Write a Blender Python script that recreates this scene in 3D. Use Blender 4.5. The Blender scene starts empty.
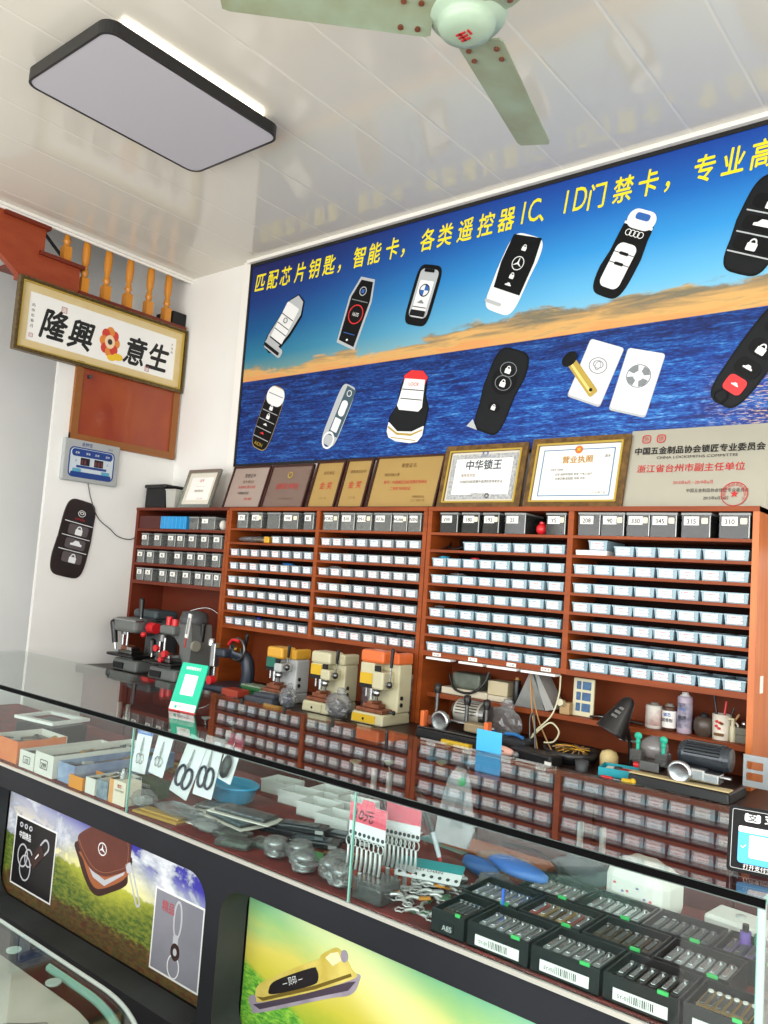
import bpy, bmesh, math, random
from mathutils import Vector, Matrix
random.seed(7)
PI=math.pi
SC=bpy.context.scene
COL=SC.collection
def lin(c):
    return tuple((v/12.92 if v<=0.04045 else ((v+0.055)/1.055)**2.4) for v in c)
def hx(s):
    return lin(tuple(int(s[i:i+2],16)/255 for i in (0,2,4)))
MC={}
def M(name,col='808080',rough=.5,metal=0.,spec=.5,noise=None,emit=None,coat=0.,bump=None):
    """noise=(scale, colour2, amount, stretch) mixes a second colour in; bump=(scale,strength)"""
    if name in MC: return MC[name]
    m=bpy.data.materials.new(name); m.use_nodes=True; nt=m.node_tree; b=nt.nodes['Principled BSDF']
    c=(*hx(col),1)
    b.inputs['Base Color'].default_value=c
    b.inputs['Roughness'].default_value=rough; b.inputs['Metallic'].default_value=metal
    b.inputs['Specular IOR Level'].default_value=spec
    b.inputs['Coat Weight'].default_value=coat
    b.inputs['Coat Roughness'].default_value=.08
    if noise or bump:
        tc=nt.nodes.new('ShaderNodeTexCoord')
    if noise:
        mp=nt.nodes.new('ShaderNodeMapping'); nt.links.new(tc.outputs['Object'],mp.inputs[0])
        mp.inputs['Scale'].default_value=noise[3] if len(noise)>3 else (1,1,1)
        n=nt.nodes.new('ShaderNodeTexNoise'); n.inputs['Scale'].default_value=noise[0]; n.inputs['Detail'].default_value=5
        nt.links.new(mp.outputs[0],n.inputs['Vector'])
        r=nt.nodes.new('ShaderNodeValToRGB'); r.color_ramp.elements[0].position=.5-.2; r.color_ramp.elements[1].position=.5+.2
        r.color_ramp.elements[0].color=c
        c2=hx(noise[1]); a=noise[2]
        r.color_ramp.elements[1].color=(*[c[i]*(1-a)+c2[i]*a for i in range(3)],1)
        nt.links.new(n.outputs['Fac'],r.inputs[0]); nt.links.new(r.outputs[0],b.inputs['Base Color'])
    if bump:
        n=nt.nodes.new('ShaderNodeTexNoise'); n.inputs['Scale'].default_value=bump[0]; n.inputs['Detail'].default_value=3
        nt.links.new(tc.outputs['Object'],n.inputs['Vector'])
        bp=nt.nodes.new('ShaderNodeBump'); bp.inputs['Strength'].default_value=bump[1]; bp.inputs['Distance'].default_value=.01
        nt.links.new(n.outputs['Fac'],bp.inputs['Height']); nt.links.new(bp.outputs[0],b.inputs['Normal'])
    if emit:
        b.inputs['Emission Color'].default_value=(*hx(emit[0]),1); b.inputs['Emission Strength'].default_value=emit[1]
    MC[name]=m; return m
def glass(name,tint,rough=0.,ior=1.5,haze=0.,hazecol='ffffff'):
    """thin clear pane: see-through plus Fresnel reflection, optional milky part"""
    if name in MC: return MC[name]
    m=bpy.data.materials.new(name); m.use_nodes=True; nt=m.node_tree; nt.nodes.clear()
    out=nt.nodes.new('ShaderNodeOutputMaterial'); mix=nt.nodes.new('ShaderNodeMixShader')
    tr=nt.nodes.new('ShaderNodeBsdfTransparent'); tr.inputs[0].default_value=(*hx(tint),1)
    gl=nt.nodes.new('ShaderNodeBsdfGlossy'); gl.inputs['Roughness'].default_value=rough
    fr=nt.nodes.new('ShaderNodeFresnel'); ge=nt.nodes.new('ShaderNodeNewGeometry')
    mm=nt.nodes.new('ShaderNodeMath'); mm.operation='MULTIPLY_ADD'; mm.inputs[1].default_value=1/ior-ior; mm.inputs[2].default_value=ior
    nt.links.new(ge.outputs['Backfacing'],mm.inputs[0]); nt.links.new(mm.outputs[0],fr.inputs['IOR'])
    nt.links.new(fr.outputs[0],mix.inputs[0])
    src=tr
    if haze>0:
        df=nt.nodes.new('ShaderNodeBsdfDiffuse'); df.inputs[0].default_value=(*hx(hazecol),1)
        m2=nt.nodes.new('ShaderNodeMixShader'); m2.inputs[0].default_value=haze
        nt.links.new(tr.outputs[0],m2.inputs[1]); nt.links.new(df.outputs[0],m2.inputs[2]); src=m2
    nt.links.new(src.outputs[0],mix.inputs[1]); nt.links.new(gl.outputs[0],mix.inputs[2]); nt.links.new(mix.outputs[0],out.inputs[0])
    MC[name]=m; return m

# ---------- node material writer for printed pictures ----------
class NT:
    def __init__(s,name,rough=.5,coat=0.):
        s.m=bpy.data.materials.new(name); s.m.use_nodes=True; s.t=s.m.node_tree; s.b=s.t.nodes['Principled BSDF']
        s.b.inputs['Roughness'].default_value=rough; s.b.inputs['Coat Weight'].default_value=coat; s.b.inputs['Coat Roughness'].default_value=.1
        s.tc=s.t.nodes.new('ShaderNodeTexCoord'); s.sp=s.t.nodes.new('ShaderNodeSeparateXYZ'); s.t.links.new(s.tc.outputs['Object'],s.sp.inputs[0])
    def x(s): return s.sp.outputs[0]
    def z(s): return s.sp.outputs[2]
    def noise(s,scale,stretch=(1,1,1),detail=6,rough=.5,dist=0.,off=(0,0,0)):
        mp=s.t.nodes.new('ShaderNodeMapping'); mp.inputs['Scale'].default_value=stretch; mp.inputs['Location'].default_value=off
        s.t.links.new(s.tc.outputs['Object'],mp.inputs[0])
        n=s.t.nodes.new('ShaderNodeTexNoise'); n.inputs['Scale'].default_value=scale; n.inputs['Detail'].default_value=detail
        n.inputs['Roughness'].default_value=rough; n.inputs['Distortion'].default_value=dist
        s.t.links.new(mp.outputs[0],n.inputs['Vector']); return n.outputs['Fac']
    def math(s,op,a,b=0.,c=None,clamp=False):
        n=s.t.nodes.new('ShaderNodeMath'); n.operation=op; n.use_clamp=clamp
        for i,v in enumerate((a,b,c)):
            if v is None: continue
            if isinstance(v,(int,float)): n.inputs[i].default_value=v
            else: s.t.links.new(v,n.inputs[i])
        return n.outputs[0]
    def ramp(s,fac,stops):
        r=s.t.nodes.new('ShaderNodeValToRGB'); cr=r.color_ramp
        while len(cr.elements)<len(stops): cr.elements.new(.5)
        for e,(p,c) in zip(cr.elements,stops):
            e.position=p; e.color=(*hx(c),1) if isinstance(c,str) else (c,c,c,1)
        s.t.links.new(fac,r.inputs[0]); return r.outputs[0]
    def mix(s,f,a,b):
        n=s.t.nodes.new('ShaderNodeMix'); n.data_type='RGBA'
        if isinstance(f,(int,float)): n.inputs[0].default_value=f
        else: s.t.links.new(f,n.inputs[0])
        for i,v in ((6,a),(7,b)):
            if isinstance(v,str): n.inputs[i].default_value=(*hx(v),1)
            else: s.t.links.new(v,n.inputs[i])
        return n.outputs[2]
    def step(s,v,a,b):   # 0 below a, 1 above b
        n=s.t.nodes.new('ShaderNodeMapRange'); n.inputs[1].default_value=a; n.inputs[2].default_value=b; n.interpolation_type='SMOOTHSTEP'
        s.t.links.new(v,n.inputs[0]); return n.outputs[0]
    def done(s,c): s.t.links.new(c,s.b.inputs['Base Color']); return s.m

# ---------- mesh collector ----------
def rrp(cx,cz,w,h,r,n=5):
    r=min(r,w/2-1e-5,h/2-1e-5); P=[]
    for (sx,sz,a0) in ((1,1,0),(-1,1,PI/2),(-1,-1,PI),(1,-1,1.5*PI)):
        for k in range(n+1):
            a=a0+PI/2*k/n; P.append((cx+sx*(w/2-r)+r*math.cos(a),cz+sz*(h/2-r)+r*math.sin(a)))
    return P
def elp(cx,cz,rx,rz,n=24,a0=0.): return [(cx+rx*math.cos(a0+2*PI*k/n),cz+rz*math.sin(a0+2*PI*k/n)) for k in range(n)]
def smo(P,res=5):
    n=len(P); Q=[]
    for i in range(n):
        a,b,c,d=[P[(i+k-1)%n] for k in range(4)]
        for k in range(res):
            t=k/res; Q.append(tuple(.5*(2*b[j]+(-a[j]+c[j])*t+(2*a[j]-5*b[j]+4*c[j]-d[j])*t*t+(-a[j]+3*b[j]-3*c[j]+d[j])*t**3) for j in (0,1)))
    return Q
def star(cx,cz,R,r,n=5): return [(cx+(R if k%2==0 else r)*math.sin(PI*k/n),cz+(R if k%2==0 else r)*math.cos(PI*k/n)) for k in range(2*n)]
def xfp(P,cx,cz,ang,s=1.):
    c,sn=math.cos(ang),math.sin(ang); return [(cx+s*(x*c-z*sn),cz+s*(x*sn+z*c)) for x,z in P]
class B:
    def __init__(s): s.bm=bmesh.new(); s.mats=[]; s.X=Matrix.Identity(4)
    def mi(s,m):
        if m not in s.mats: s.mats.append(m)
        return s.mats.index(m)
    def _add(s,vs,fs,m,smooth=False):
        i=s.mi(m); V=[s.bm.verts.new(s.X@Vector(v)) for v in vs]
        for f in fs:
            try: F=s.bm.faces.new([V[k] for k in f])
            except ValueError: continue
            F.material_index=i; F.smooth=smooth
        return s
    def box(s,x0,x1,y0,y1,z0,z1,m,bev=0.,taper=None):
        t=taper or 1.
        cx,cy=(x0+x1)/2,(y0+y1)/2
        def q(x,y,k): return (cx+(x-cx)*k,cy+(y-cy)*k)
        vs=[]
        for z,k in ((z0,1.),(z1,t)):
            for x,y in ((x0,y0),(x1,y0),(x1,y1),(x0,y1)):
                a=q(x,y,k); vs.append((a[0],a[1],z))
        fs=[(3,2,1,0),(4,5,6,7),(0,1,5,4),(1,2,6,5),(2,3,7,6),(3,0,4,7)]
        if bev>0:
            tb=bmesh.new(); V=[tb.verts.new(v) for v in vs]
            for f in fs: tb.faces.new([V[k] for k in f])
            bmesh.ops.bevel(tb,geom=list(tb.edges),offset=bev,segments=2,affect='EDGES',profile=.5)
            tb.verts.index_update()
            r=s._add([v.co[:] for v in tb.verts],[[v.index for v in f.verts] for f in tb.faces],m); tb.free(); return r
        return s._add(vs,fs,m)
    def obox(s,c,size,m,rot=(0,0,0),bev=0.,taper=None):
        old=s.X; from mathutils import Euler
        s.X=old@Matrix.Translation(c)@Euler(rot).to_matrix().to_4x4()
        a,b,d=[v/2 for v in size]; s.box(-a,a,-b,b,-d,d,m,bev,taper); s.X=old; return s
    def rev(s,prof,m,c=(0,0,0),n=20,axis='z',sc=(1,1,1),smooth=True,cap=True):
        vs=[];fs=[]; k=len(prof)
        for r,h in prof:
            for j in range(n):
                a=2*PI*j/n; p=(r*math.cos(a),r*math.sin(a),h)
                if axis=='x': p=(h,p[0],p[1])
                if axis=='y': p=(p[1],h,p[0])
                vs.append(tuple(c[i]+p[i]*sc[i] for i in range(3)))
        for i in range(k-1):
            for j in range(n):
                fs.append((i*n+j,i*n+(j+1)%n,(i+1)*n+(j+1)%n,(i+1)*n+j))
        s._add(vs,fs,m,smooth)
        if cap:
            for i,fl in ((0,True),(k-1,False)):
                if prof[i][0]>1e-4:
                    ring=vs[i*n:(i+1)*n]; s._add(ring,[list(range(n))[::-1] if fl else list(range(n))],m)
        return s
    def cyl(s,p0,p1,r,m,r1=None,n=14,smooth=True):
        p0=Vector(p0);p1=Vector(p1);d=p1-p0; L=d.length
        q=Vector((0,0,1)).rotation_difference(d.normalized()).to_matrix().to_4x4()
        old=s.X; s.X=old@Matrix.Translation(p0)@q
        s.rev([(r,0),(r if r1 is None else r1,L)],m,n=n,smooth=smooth); s.X=old; return s
    def sph(s,c,r,m,sc=(1,1,1),n=14,k=8):
        return s.rev([(max(1e-5,r*math.sin(PI*i/k)),-r*math.cos(PI*i/k)) for i in range(k+1)],m,c,n,sc=sc,cap=False)
    def tube(s,pts,r,m,n=6,res=6,closed=False):
        P=[Vector(p) for p in pts]
        if res>1 and len(P)>2:
            Q=[]
            N=len(P)
            rng=range(N if closed else N-1)
            for i in rng:
                a=P[(i-1)%N] if (closed or i>0) else P[0]; b=P[i]; c=P[(i+1)%N]; d=P[(i+2)%N] if (closed or i+2<N) else P[-1]
                for k in range(res):
                    t=k/res; Q.append(.5*((2*b)+(-a+c)*t+(2*a-5*b+4*c-d)*t*t+(-a+3*b-3*c+d)*t**3))
            if not closed: Q.append(P[-1])
            P=Q
        N=len(P); vs=[];fs=[]; up=Vector((0,0,1))
        for i in range(N):
            t=(P[(i+1)%N]-P[i-1]) if closed else (P[min(i+1,N-1)]-P[max(i-1,0)])
            if t.length<1e-9: t=Vector((0,0,1))
            t.normalize()
            a=up-t*up.dot(t)
            if a.length<.1: a=Vector((1,0,0))-t*t.x
            a.normalize(); b=t.cross(a); up=a
            for j in range(n):
                g=2*PI*j/n; vs.append(P[i]+a*(r*math.cos(g))+b*(r*math.sin(g)))
        for i in range(N if closed else N-1):
            for j in range(n):
                i2=(i+1)%N; fs.append((i*n+j,i*n+(j+1)%n,i2*n+(j+1)%n,i2*n+j))
        s._add(vs,fs,m,True)
        if not closed:
            s._add(vs[:n],[list(range(n))[::-1]],m); s._add(vs[-n:],[list(range(n))],m)
        return s
    def pr(s,P,y0,y1,m):
        """extrude 2-D outline (x,z) from y0 to y1 (front y0)"""
        a=sum(P[i][0]*P[(i+1)%len(P)][1]-P[(i+1)%len(P)][0]*P[i][1] for i in range(len(P)))
        if a<0: P=P[::-1]
        n=len(P); vs=[(x,y0,z) for x,z in P]+[(x,y1,z) for x,z in P]
        fs=[list(range(n)),list(range(2*n-1,n-1,-1))]+[(i+n,(i+1)%n+n,(i+1)%n,i) for i in range(n)]
        return s._add(vs,fs,m)
    def pz(s,P,z0,z1,m):
        """extrude outline (x,y) from z0 to z1"""
        a=sum(P[i][0]*P[(i+1)%len(P)][1]-P[(i+1)%len(P)][0]*P[i][1] for i in range(len(P)))
        if a<0: P=P[::-1]
        n=len(P); vs=[(x,y,z0) for x,y in P]+[(x,y,z1) for x,y in P]
        fs=[list(range(n))[::-1],list(range(n,2*n))]+[(i,(i+1)%n,(i+1)%n+n,i+n) for i in range(n)]
        return s._add(vs,fs,m)
    def ring(s,P,Q,y0,y1,m):
        """plate between two outlines with equal counts (x,z)"""
        n=len(P); vs=[(x,y0,z) for x,z in P]+[(x,y0,z) for x,z in Q]+[(x,y1,z) for x,z in P]+[(x,y1,z) for x,z in Q]
        fs=[]
        for i in range(n):
            j=(i+1)%n; fs+=[(i,j,n+j,n+i),(2*n+j,2*n+i,3*n+i,3*n+j),(i,2*n+i,2*n+j,j),(n+j,3*n+j,3*n+i,n+i)]
        return s._add(vs,fs,m)
    def lumps(s,c,size,m,seed=0,n=16,k=10,amp=.25):
        rd=random.Random(seed); ph=[(rd.uniform(2,6),rd.uniform(0,6),rd.uniform(2,6),rd.uniform(0,6)) for _ in range(4)]
        vs=[];fs=[]
        for i in range(k+1):
            th=PI*i/k
            for j in range(n):
                a=2*PI*j/n; f=1+amp*sum(math.sin(round(p[0])*a+p[1])*math.sin(p[2]*th+p[3]) for p in ph)/2.2
                f=1+(f-1)*math.sin(th)
                vs.append((c[0]+size[0]/2*f*math.sin(th)*math.cos(a),c[1]+size[1]/2*f*math.sin(th)*math.sin(a),max(c[2]-size[2]/2,c[2]+size[2]/2*(-math.cos(th))*f)))
        for i in range(k):
            for j in range(n): fs.append((i*n+j,i*n+(j+1)%n,(i+1)*n+(j+1)%n,(i+1)*n+j))
        return s._add(vs,fs,m,True)
    def crinkle(s,c,size,m,seed=0,n=18,k=11,amp=.22,flat=0.):
        rd=random.Random(seed); vs=[];fs=[]
        for i in range(k+1):
            th=PI*i/k
            for j in range(n):
                a=2*PI*(j+.5*(i%2))/n; f=1+rd.uniform(-amp,amp)*(math.sin(th)**.5 if 0<i<k else 0)
                zz=-math.cos(th)*(1+rd.uniform(-amp,amp)*.6)
                vs.append((c[0]+size[0]/2*f*math.sin(th)**.7*math.cos(a),c[1]+size[1]/2*f*math.sin(th)**.7*math.sin(a),max(c[2]-size[2]/2,min(c[2]+size[2]/2,c[2]+size[2]/2*zz))))
        for i in range(k):
            for j in range(n):
                j2=(j+1)%n; o=i%2; A,Bq,Cq,D=i*n+j,i*n+j2,(i+1)*n+j2,(i+1)*n+j
                fs+=[(A,Bq,D),(Bq,Cq,D)]
        return s._add(vs,fs,m,False)
    def build(s,name,parent=None,loc=(0,0,0),rot=(0,0,0)):
        bmesh.ops.recalc_face_normals(s.bm,faces=s.bm.faces[:]) if False else None
        me=bpy.data.meshes.new(name); s.bm.to_mesh(me); s.bm.free()
        for m in s.mats: me.materials.append(m)
        o=bpy.data.objects.new(name,me); COL.objects.link(o); o.location=loc; o.rotation_euler=rot
        if parent: o.parent=parent
        return o
def tag(o,label=None,cat=None,group=None,kind=None):
    if label: o['label']=label
    if cat: o['category']=cat
    if group: o['group']=group
    if kind: o['kind']=kind
    return o
def T(name,label,cat,loc=(0,0,0),rz=0.,group=None,rot=None):
    o=bpy.data.objects.new(name,None); COL.objects.link(o); o.location=loc; o.rotation_euler=rot or (0,0,rz); o.empty_display_size=.05
    return tag(o,label,cat,group)
def ST(o): o['kind']='structure'; return o
def copytree(o,parent=None):
    c=o.copy(); COL.objects.link(c)
    if parent: c.parent=parent
    for ch in list(o.children): copytree(ch,c)
    return c
FC={}
def glyphs(body,bold=0.,spacing=1.):
    bold=0.; k=(body,bold,spacing)
    if k in FC: return FC[k]
    c=bpy.data.curves.new('lettering','FONT'); c.body=body; c.size=1; c.offset=bold; c.space_character=spacing; c.align_x='CENTER'; c.resolution_u=3
    o=bpy.data.objects.new('lettering',c); COL.objects.link(o)
    d=bpy.context.evaluated_depsgraph_get(); me=bpy.data.meshes.new_from_object(o.evaluated_get(d))
    vs=[v.co[:2] for v in me.vertices]; fs=[tuple(p.vertices) for p in me.polygons]
    bpy.data.objects.remove(o); bpy.data.curves.remove(c); bpy.data.meshes.remove(me)
    FC[k]=(vs,fs); return FC[k]
def text(b,body,x,z,size,m,y=0.,sx=1.,bold=0.,ang=0.,shear=0.,spacing=1.):
    """flat lettering facing -Y, centred on x, baseline z"""
    vs,fs=glyphs(body,0.,spacing); ca,sa=math.cos(ang),math.sin(ang)
    offs=[(0,0)] if bold<=0 else [(0,0),(bold,0),(-bold,0),(0,bold),(0,-bold)]
    for i,(dx,dy) in enumerate(offs):
        V=[]
        for px,py in vs:
            u=((px+dx)*sx+shear*py)*size; v=(py+dy)*size; V.append((x+u*ca-v*sa,y-.00006*i,z+u*sa+v*ca))
        b._add(V,fs,m)
    return b
# ================= camera =================
f_=819.878;ya,pi_,ro=0.686367875,0.0846821885,0.0714474989
Fv=Vector((-math.sin(ya)*math.cos(pi_),math.cos(ya)*math.cos(pi_),math.sin(pi_)))
R0=Vector((math.cos(ya),math.sin(ya),0)); U0=R0.cross(Fv)
Rv=R0*math.cos(ro)+U0*math.sin(ro); Uv=-R0*math.sin(ro)+U0*math.cos(ro)
cd=bpy.data.cameras.new('camera'); cam=bpy.data.objects.new('camera',cd); COL.objects.link(cam)
cd.sensor_fit='HORIZONTAL'; cd.sensor_width=36; cd.lens=f_*36/768; cd.clip_start=.02
mx=Matrix((( Rv.x,Uv.x,-Fv.x,0),(Rv.y,Uv.y,-Fv.y,0),(Rv.z,Uv.z,-Fv.z,1.5),(0,0,0,1))); cam.matrix_world=mx
SC.camera=cam
vs_=SC.view_settings; vs_.view_transform='Standard'; vs_.look='None'; vs_.gamma=1; vs_.use_curve_mapping=False; vs_.exposure=0.0
SC.cycles.max_bounces=14; SC.cycles.transparent_max_bounces=32; SC.cycles.glossy_bounces=5; SC.cycles.diffuse_bounces=4
SC.cycles.caustics_reflective=False; SC.cycles.caustics_refractive=False; SC.cycles.sample_clamp_indirect=4

# ================= materials =================
white_wall=M('white_wall','f1f1ee',.75,noise=(1.3,'dcdad4',.5))
grey_wall=M('grey_wall','dfe0df',.8,noise=(.9,'b9babb',.5))
white_trim=M('white_trim','f2f0ea',.35)
wood=M('cabinet_wood','a04d1d',.5,spec=.3,noise=(5,'7c3814',.8,(1,1,6)))
wood_h=M('cabinet_wood_level','96461b',.5,spec=.3,noise=(5,'763413',.8,(.5,6,6)))
wood_in=M('cabinet_inside_shade','2a140d',.7,spec=.2,noise=(5,'1c0d09',.6,(.5,6,6)))  # shade inside the shelves is put into this back panel colour
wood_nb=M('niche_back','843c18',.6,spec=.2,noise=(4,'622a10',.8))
wood_dk=M('cabinet_wood_dark','68301b',.5,spec=.3,noise=(6,'6a2216',.8,(1,4,4)))
wood_lit=M('cabinet_wood_lit','cf7433',.4,noise=(6,'b9602a',.8,(6,6,.7)))  # lit copy of the cabinet wood, brightness painted in for the right end panel
stairwood=M('stair_wood','9c4520',.45,noise=(7,'8e3214',.9,(1,1,3)))
baluw=M('baluster_wood','d68d2d',.3,noise=(8,'bd7420',.6,(1,1,.4)))
black=M('black_plastic','151517',.35); blackm=M('black_matte','101012',.7)
darkgrey=M('dark_grey','3a3c40',.45); grey=M('machine_grey','686c6b',.45,noise=(9,'686b68',.7)); grey_dk=M('machine_grey_dark','45484a',.45)
lgrey=M('light_grey','b9bcbc',.5); cream=M('cream_enamel','cdc8a6',.35,noise=(7,'c4bf9f',.6)); steel=M('steel','b9bbbd',.25,1.); steel_dk=M('steel_dark','6c6c6c',.35,1.); brass=M('brass','c99a3d',.3,1.)
rusty=M('worn_brown_metal','7a4a35',.5,.5,noise=(20,'a5654a',.8))
red=M('red_plastic','d2262c',.3); orange=M('orange_enamel','e2713a',.35); yellow=M('yellow_paint','d9b127',.4); amber=M('amber_cap','dca63a',.35)
white=M('white_plastic','f1f1ef',.4); paper=M('paper','f0efea',.7); blue=M('blue_plastic','2f9fdc',.4); teal=M('teal','1fa98c',.45)
navy=M('navy_print','1d3f86',.4); inkblack=M('ink_black','141414',.6); inkred=M('ink_red','c22a2a',.6); inkbrown=M('ink_brown','6e4a20',.6)
yel_ink=M('yellow_lettering','f4e21a',.5)
glass_c=glass('counter_glass','f5faf8'); glass_e=M('glass_edge_green','7fb5a8',.15,noise=(3,'5f9a8e',.5)); glass_pl=glass('clear_plastic','b9bcbc',.12,1.45,.10,'c9cccc'); bagp=glass('plastic_bag','dfe1e3',.12,1.6,.13,'eef0f2')
glass_pl3=glass('dark_box_plastic','b4b5b5',.08,1.45,.05,'c8cac8')
glass_pl2=glass('clear_box_plastic','d6d8d8',.1,1.45,.14,'d8dad8')

# ================= room =================
CZ=3.435; XL=-4.51; W=3.28
def seam_material():
    n=NT('ceiling_panels',.09); n.b.inputs['Specular IOR Level'].default_value=.6
    u=n.math('FRACT',n.math('DIVIDE',n.math('ADD',n.x(),12.55+2.816-.29*9.0),.29))
    d=n.math('MINIMUM',u,n.math('SUBTRACT',1.,u))
    s=n.step(d,.0,.035)
    c=n.mix(s,'ebe8de','e2ded3')
    n.done(c)
    bp=n.t.nodes.new('ShaderNodeBump'); bp.inputs['Strength'].default_value=.3; bp.inputs['Distance'].default_value=.004
    n.t.links.new(s,bp.inputs['Height']); n.t.links.new(bp.outputs[0],n.b.inputs['Normal']); return n.m
ceil_m=seam_material()
floor_m=M('floor_tiles','a9a39a',.35,noise=(2,'948d84',.6))
b=B(); b.box(-6.2,2.6,-2.2,3.6,-.1,0,floor_m); ST(b.build('floor'))
b=B(); b.box(XL,2.6,-2.2,3.4,CZ,CZ+.06,ceil_m); ST(b.build('ceiling'))
b=B(); b.box(-6.2,2.6,W,W+.12,0,5.2,white_wall); ST(b.build('wall_back'))
b=B(); b.pz([(XL,2.41),(XL,W),(XL-.12,W),(XL-.12,2.46),(XL-.004,2.412)],0,3.07,white_wall); ST(b.build('wall_left'))
b=B(); b.box(-5.42,-5.3,-2.2,W,0,5.2,grey_wall); ST(b.build('wall_stairwell'))
b=B(); b.box(2.6,2.7,-2.2,3.6,0,CZ,white_wall); ST(b.build('wall_right'))
b=B(); b.box(-6.2,-4.6,-2.3,-2.2,0,5.2,white_wall); b.box(-4.6,2.6,-2.3,-2.2,3.0,CZ,white_wall); ST(b.build('wall_front'))
b=B(); b.box(-40,40,-40,-2.3,-.25,-.12,M('street_paving','a8a49c',.8,noise=(1,'908c84',.6))); ST(b.build('floor_outside'))
b=B(); b.box(-6.2,XL+.06,-2.3,3.4,4.1,4.2,grey_wall); ST(b.build('ceiling_sky_block'))  # unseen slab added to keep sky light out of the stairwell
b=B(); b.box(XL,XL+.06,-2.3,3.4,CZ+.06,4.1,grey_wall); ST(b.build('wall_sky_block'))  # unseen panel added against light leaking in above the shop ceiling
# trims
b=B(); b.box(XL-.005,XL+.03,-2.2,W,CZ-.018,CZ-.001,white_trim); b.box(XL,XL+.012,-2.2,W,CZ-.03,CZ-.018,white_trim); ST(b.build('trim_1'))
b=B(); b.box(-3.9,2.6,W-.045,W,CZ-.022,CZ-.001,white_trim); ST(b.build('trim_2'))
b=B(); b.box(-3.945,-3.885,W-.025,W,1.857,CZ-.001,white_trim); ST(b.build('trim_3'))
# hatch in the left wall below the picture
def LW(): # local frame on the left wall: x -> +Y, z up, front -> +X
    return dict(rot=(0,0,PI/2))
d1=T('door_1',None,None,(XL,0,0),PI/2); d1['kind']='structure'
b=B(); fr=M('hatch_frame_wood','8f5a28',.4,noise=(6,'8e5220',.7,(1,1,3)))
for a in ((2.515,2.56,2.2,2.68),(3.215,3.262,2.2,2.68)): b.box(a[0],a[1],-.022,0,a[2],a[3],fr)
b.box(2.515,3.262,-.024,0,2.2,2.245,fr); b.build('door_frame',d1)
b=B(); b.box(2.56,3.215,-.012,0,2.245,2.68,M('hatch_panel','a04719',.35,noise=(3,'8c2f10',.9,(2,1,1)),coat=.4)); b.cyl((2.6,-.012,2.60),(2.6,-.03,2.60),.012,steel_dk); b.build('door_panel',d1)
# stairs
st=T('staircase','orange brown wooden staircase with turned balusters above the framed calligraphy','staircase',(XL,2.6,3.05))
stp=[(1.4,3.75),(1.4,3.60),(2.002,3.161),(2.114,3.079),(2.115,3.05),(3.262,3.05),(3.262,3.083),(2.488,3.092),(2.478,3.236),(2.25,3.25),(2.25,3.39),(2.02,3.403),(2.02,3.75)]
b=B(); b.X=Matrix.Translation((0,-2.6,-3.05))@Matrix.Rotation(PI/2,4,'Z'); b.pr(stp,-.0,.05,stairwood); b.build('stringer',st)
b=B(); b.X=Matrix.Translation((0,-2.6,-3.05))@Matrix.Rotation(PI/2,4,'Z')
for (a,c,z) in ((2.0,2.27,3.40),(2.22,2.50,3.245),(2.48,3.262,3.092)): b.box(a,c,-.02,.5,z-.018,z+.004,M('tread_wood','70240f',.35))
b.build('tread',st)
prof=[(.026,0),(.026,.10),(.019,.105),(.016,.118),(.024,.128),(.024,.136),(.017,.145),(.020,.155),(.014,.165),(.023,.20),(.025,.26),(.019,.34),(.014,.41),(.021,.425),(.021,.44),(.014,.45),(.014,.6)]
bs=[]
for y,z in ((2.40,3.245),(2.53,3.096),(2.68,3.096),(2.835,3.096),(2.99,3.096),(3.13,3.096)):
    if not bs:
        b=B(); b.box(-.024,.024,-.024,.024,0,.10,baluw); b.rev(prof[2:],baluw,n=14); o=b.build('baluster',st)
    else:
        o=bs[0].copy(); COL.objects.link(o)
    o.location=(-.035,y-2.6,z-3.05); bs.append(o)
b=B(); b.tube([(0,-.35,.75),(0,.25,.25),(0,.3,.1)],.012,black); b.X=Matrix.Identity(4); o=b.build('stair_rail',st,(-.45,-.1,0))
b=B(); b.X=Matrix.Rotation(PI/2,4,'Z'); b.box(3.17,3.274,.01,.2,3.08,3.19,blackm); ST(b.build('dark_gap_block',None,(XL,0,0)))  # black box stands in for the dark gap past the last baluster

# ================= ceiling lamp =================
lt=T('ceiling_light','large rectangular ceiling light with black rim and grey white diffuser','ceiling light',(-2.85,1.83,CZ))
def rrxy(w,h,r): return rrp(0,0,w,h,r,6)
b=B(); b.X=Matrix.Translation((0,0,-.085))@Matrix.Rotation(0,4,'X')
o_,i_=rrxy(.585,.84,.055),rrxy(.565,.82,.047); n=len(o_)
vs=[(x,y,0) for x,y in o_]+[(x,y,0) for x,y in i_]+[(x,y,.05) for x,y in o_]+[(x,y,.05) for x,y in i_]
fs=[]
for i in range(n):
    j=(i+1)%n; fs+=[(n+i,n+j,j,i),(i,j,2*n+j,2*n+i),(2*n+i,2*n+j,3*n+j,3*n+i)]
b._add(vs,fs,black); b.pz(o_,.048,.05,black); b.build('lamp_rim',lt)
b=B(); b.pz(i_,-.083,-.078,M('lamp_diffuser','b9b8c0',.6,emit=('c9c6d2',.05))); b.build('diffuser',lt)
b=B(); b.box(.235,.262,-.34,.34,-.03,-.01,M('rim_glow_strip','ffffff',.5,emit=('fff6e4',4.5))); b.build('rim_glow_strip',lt)  # added emitter imitating the bright rim along the lamp's right edge
b=B(); b.box(-.2,.2,-.33,.33,-.04,0,white); b.build('mounting_plate',lt)

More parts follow.
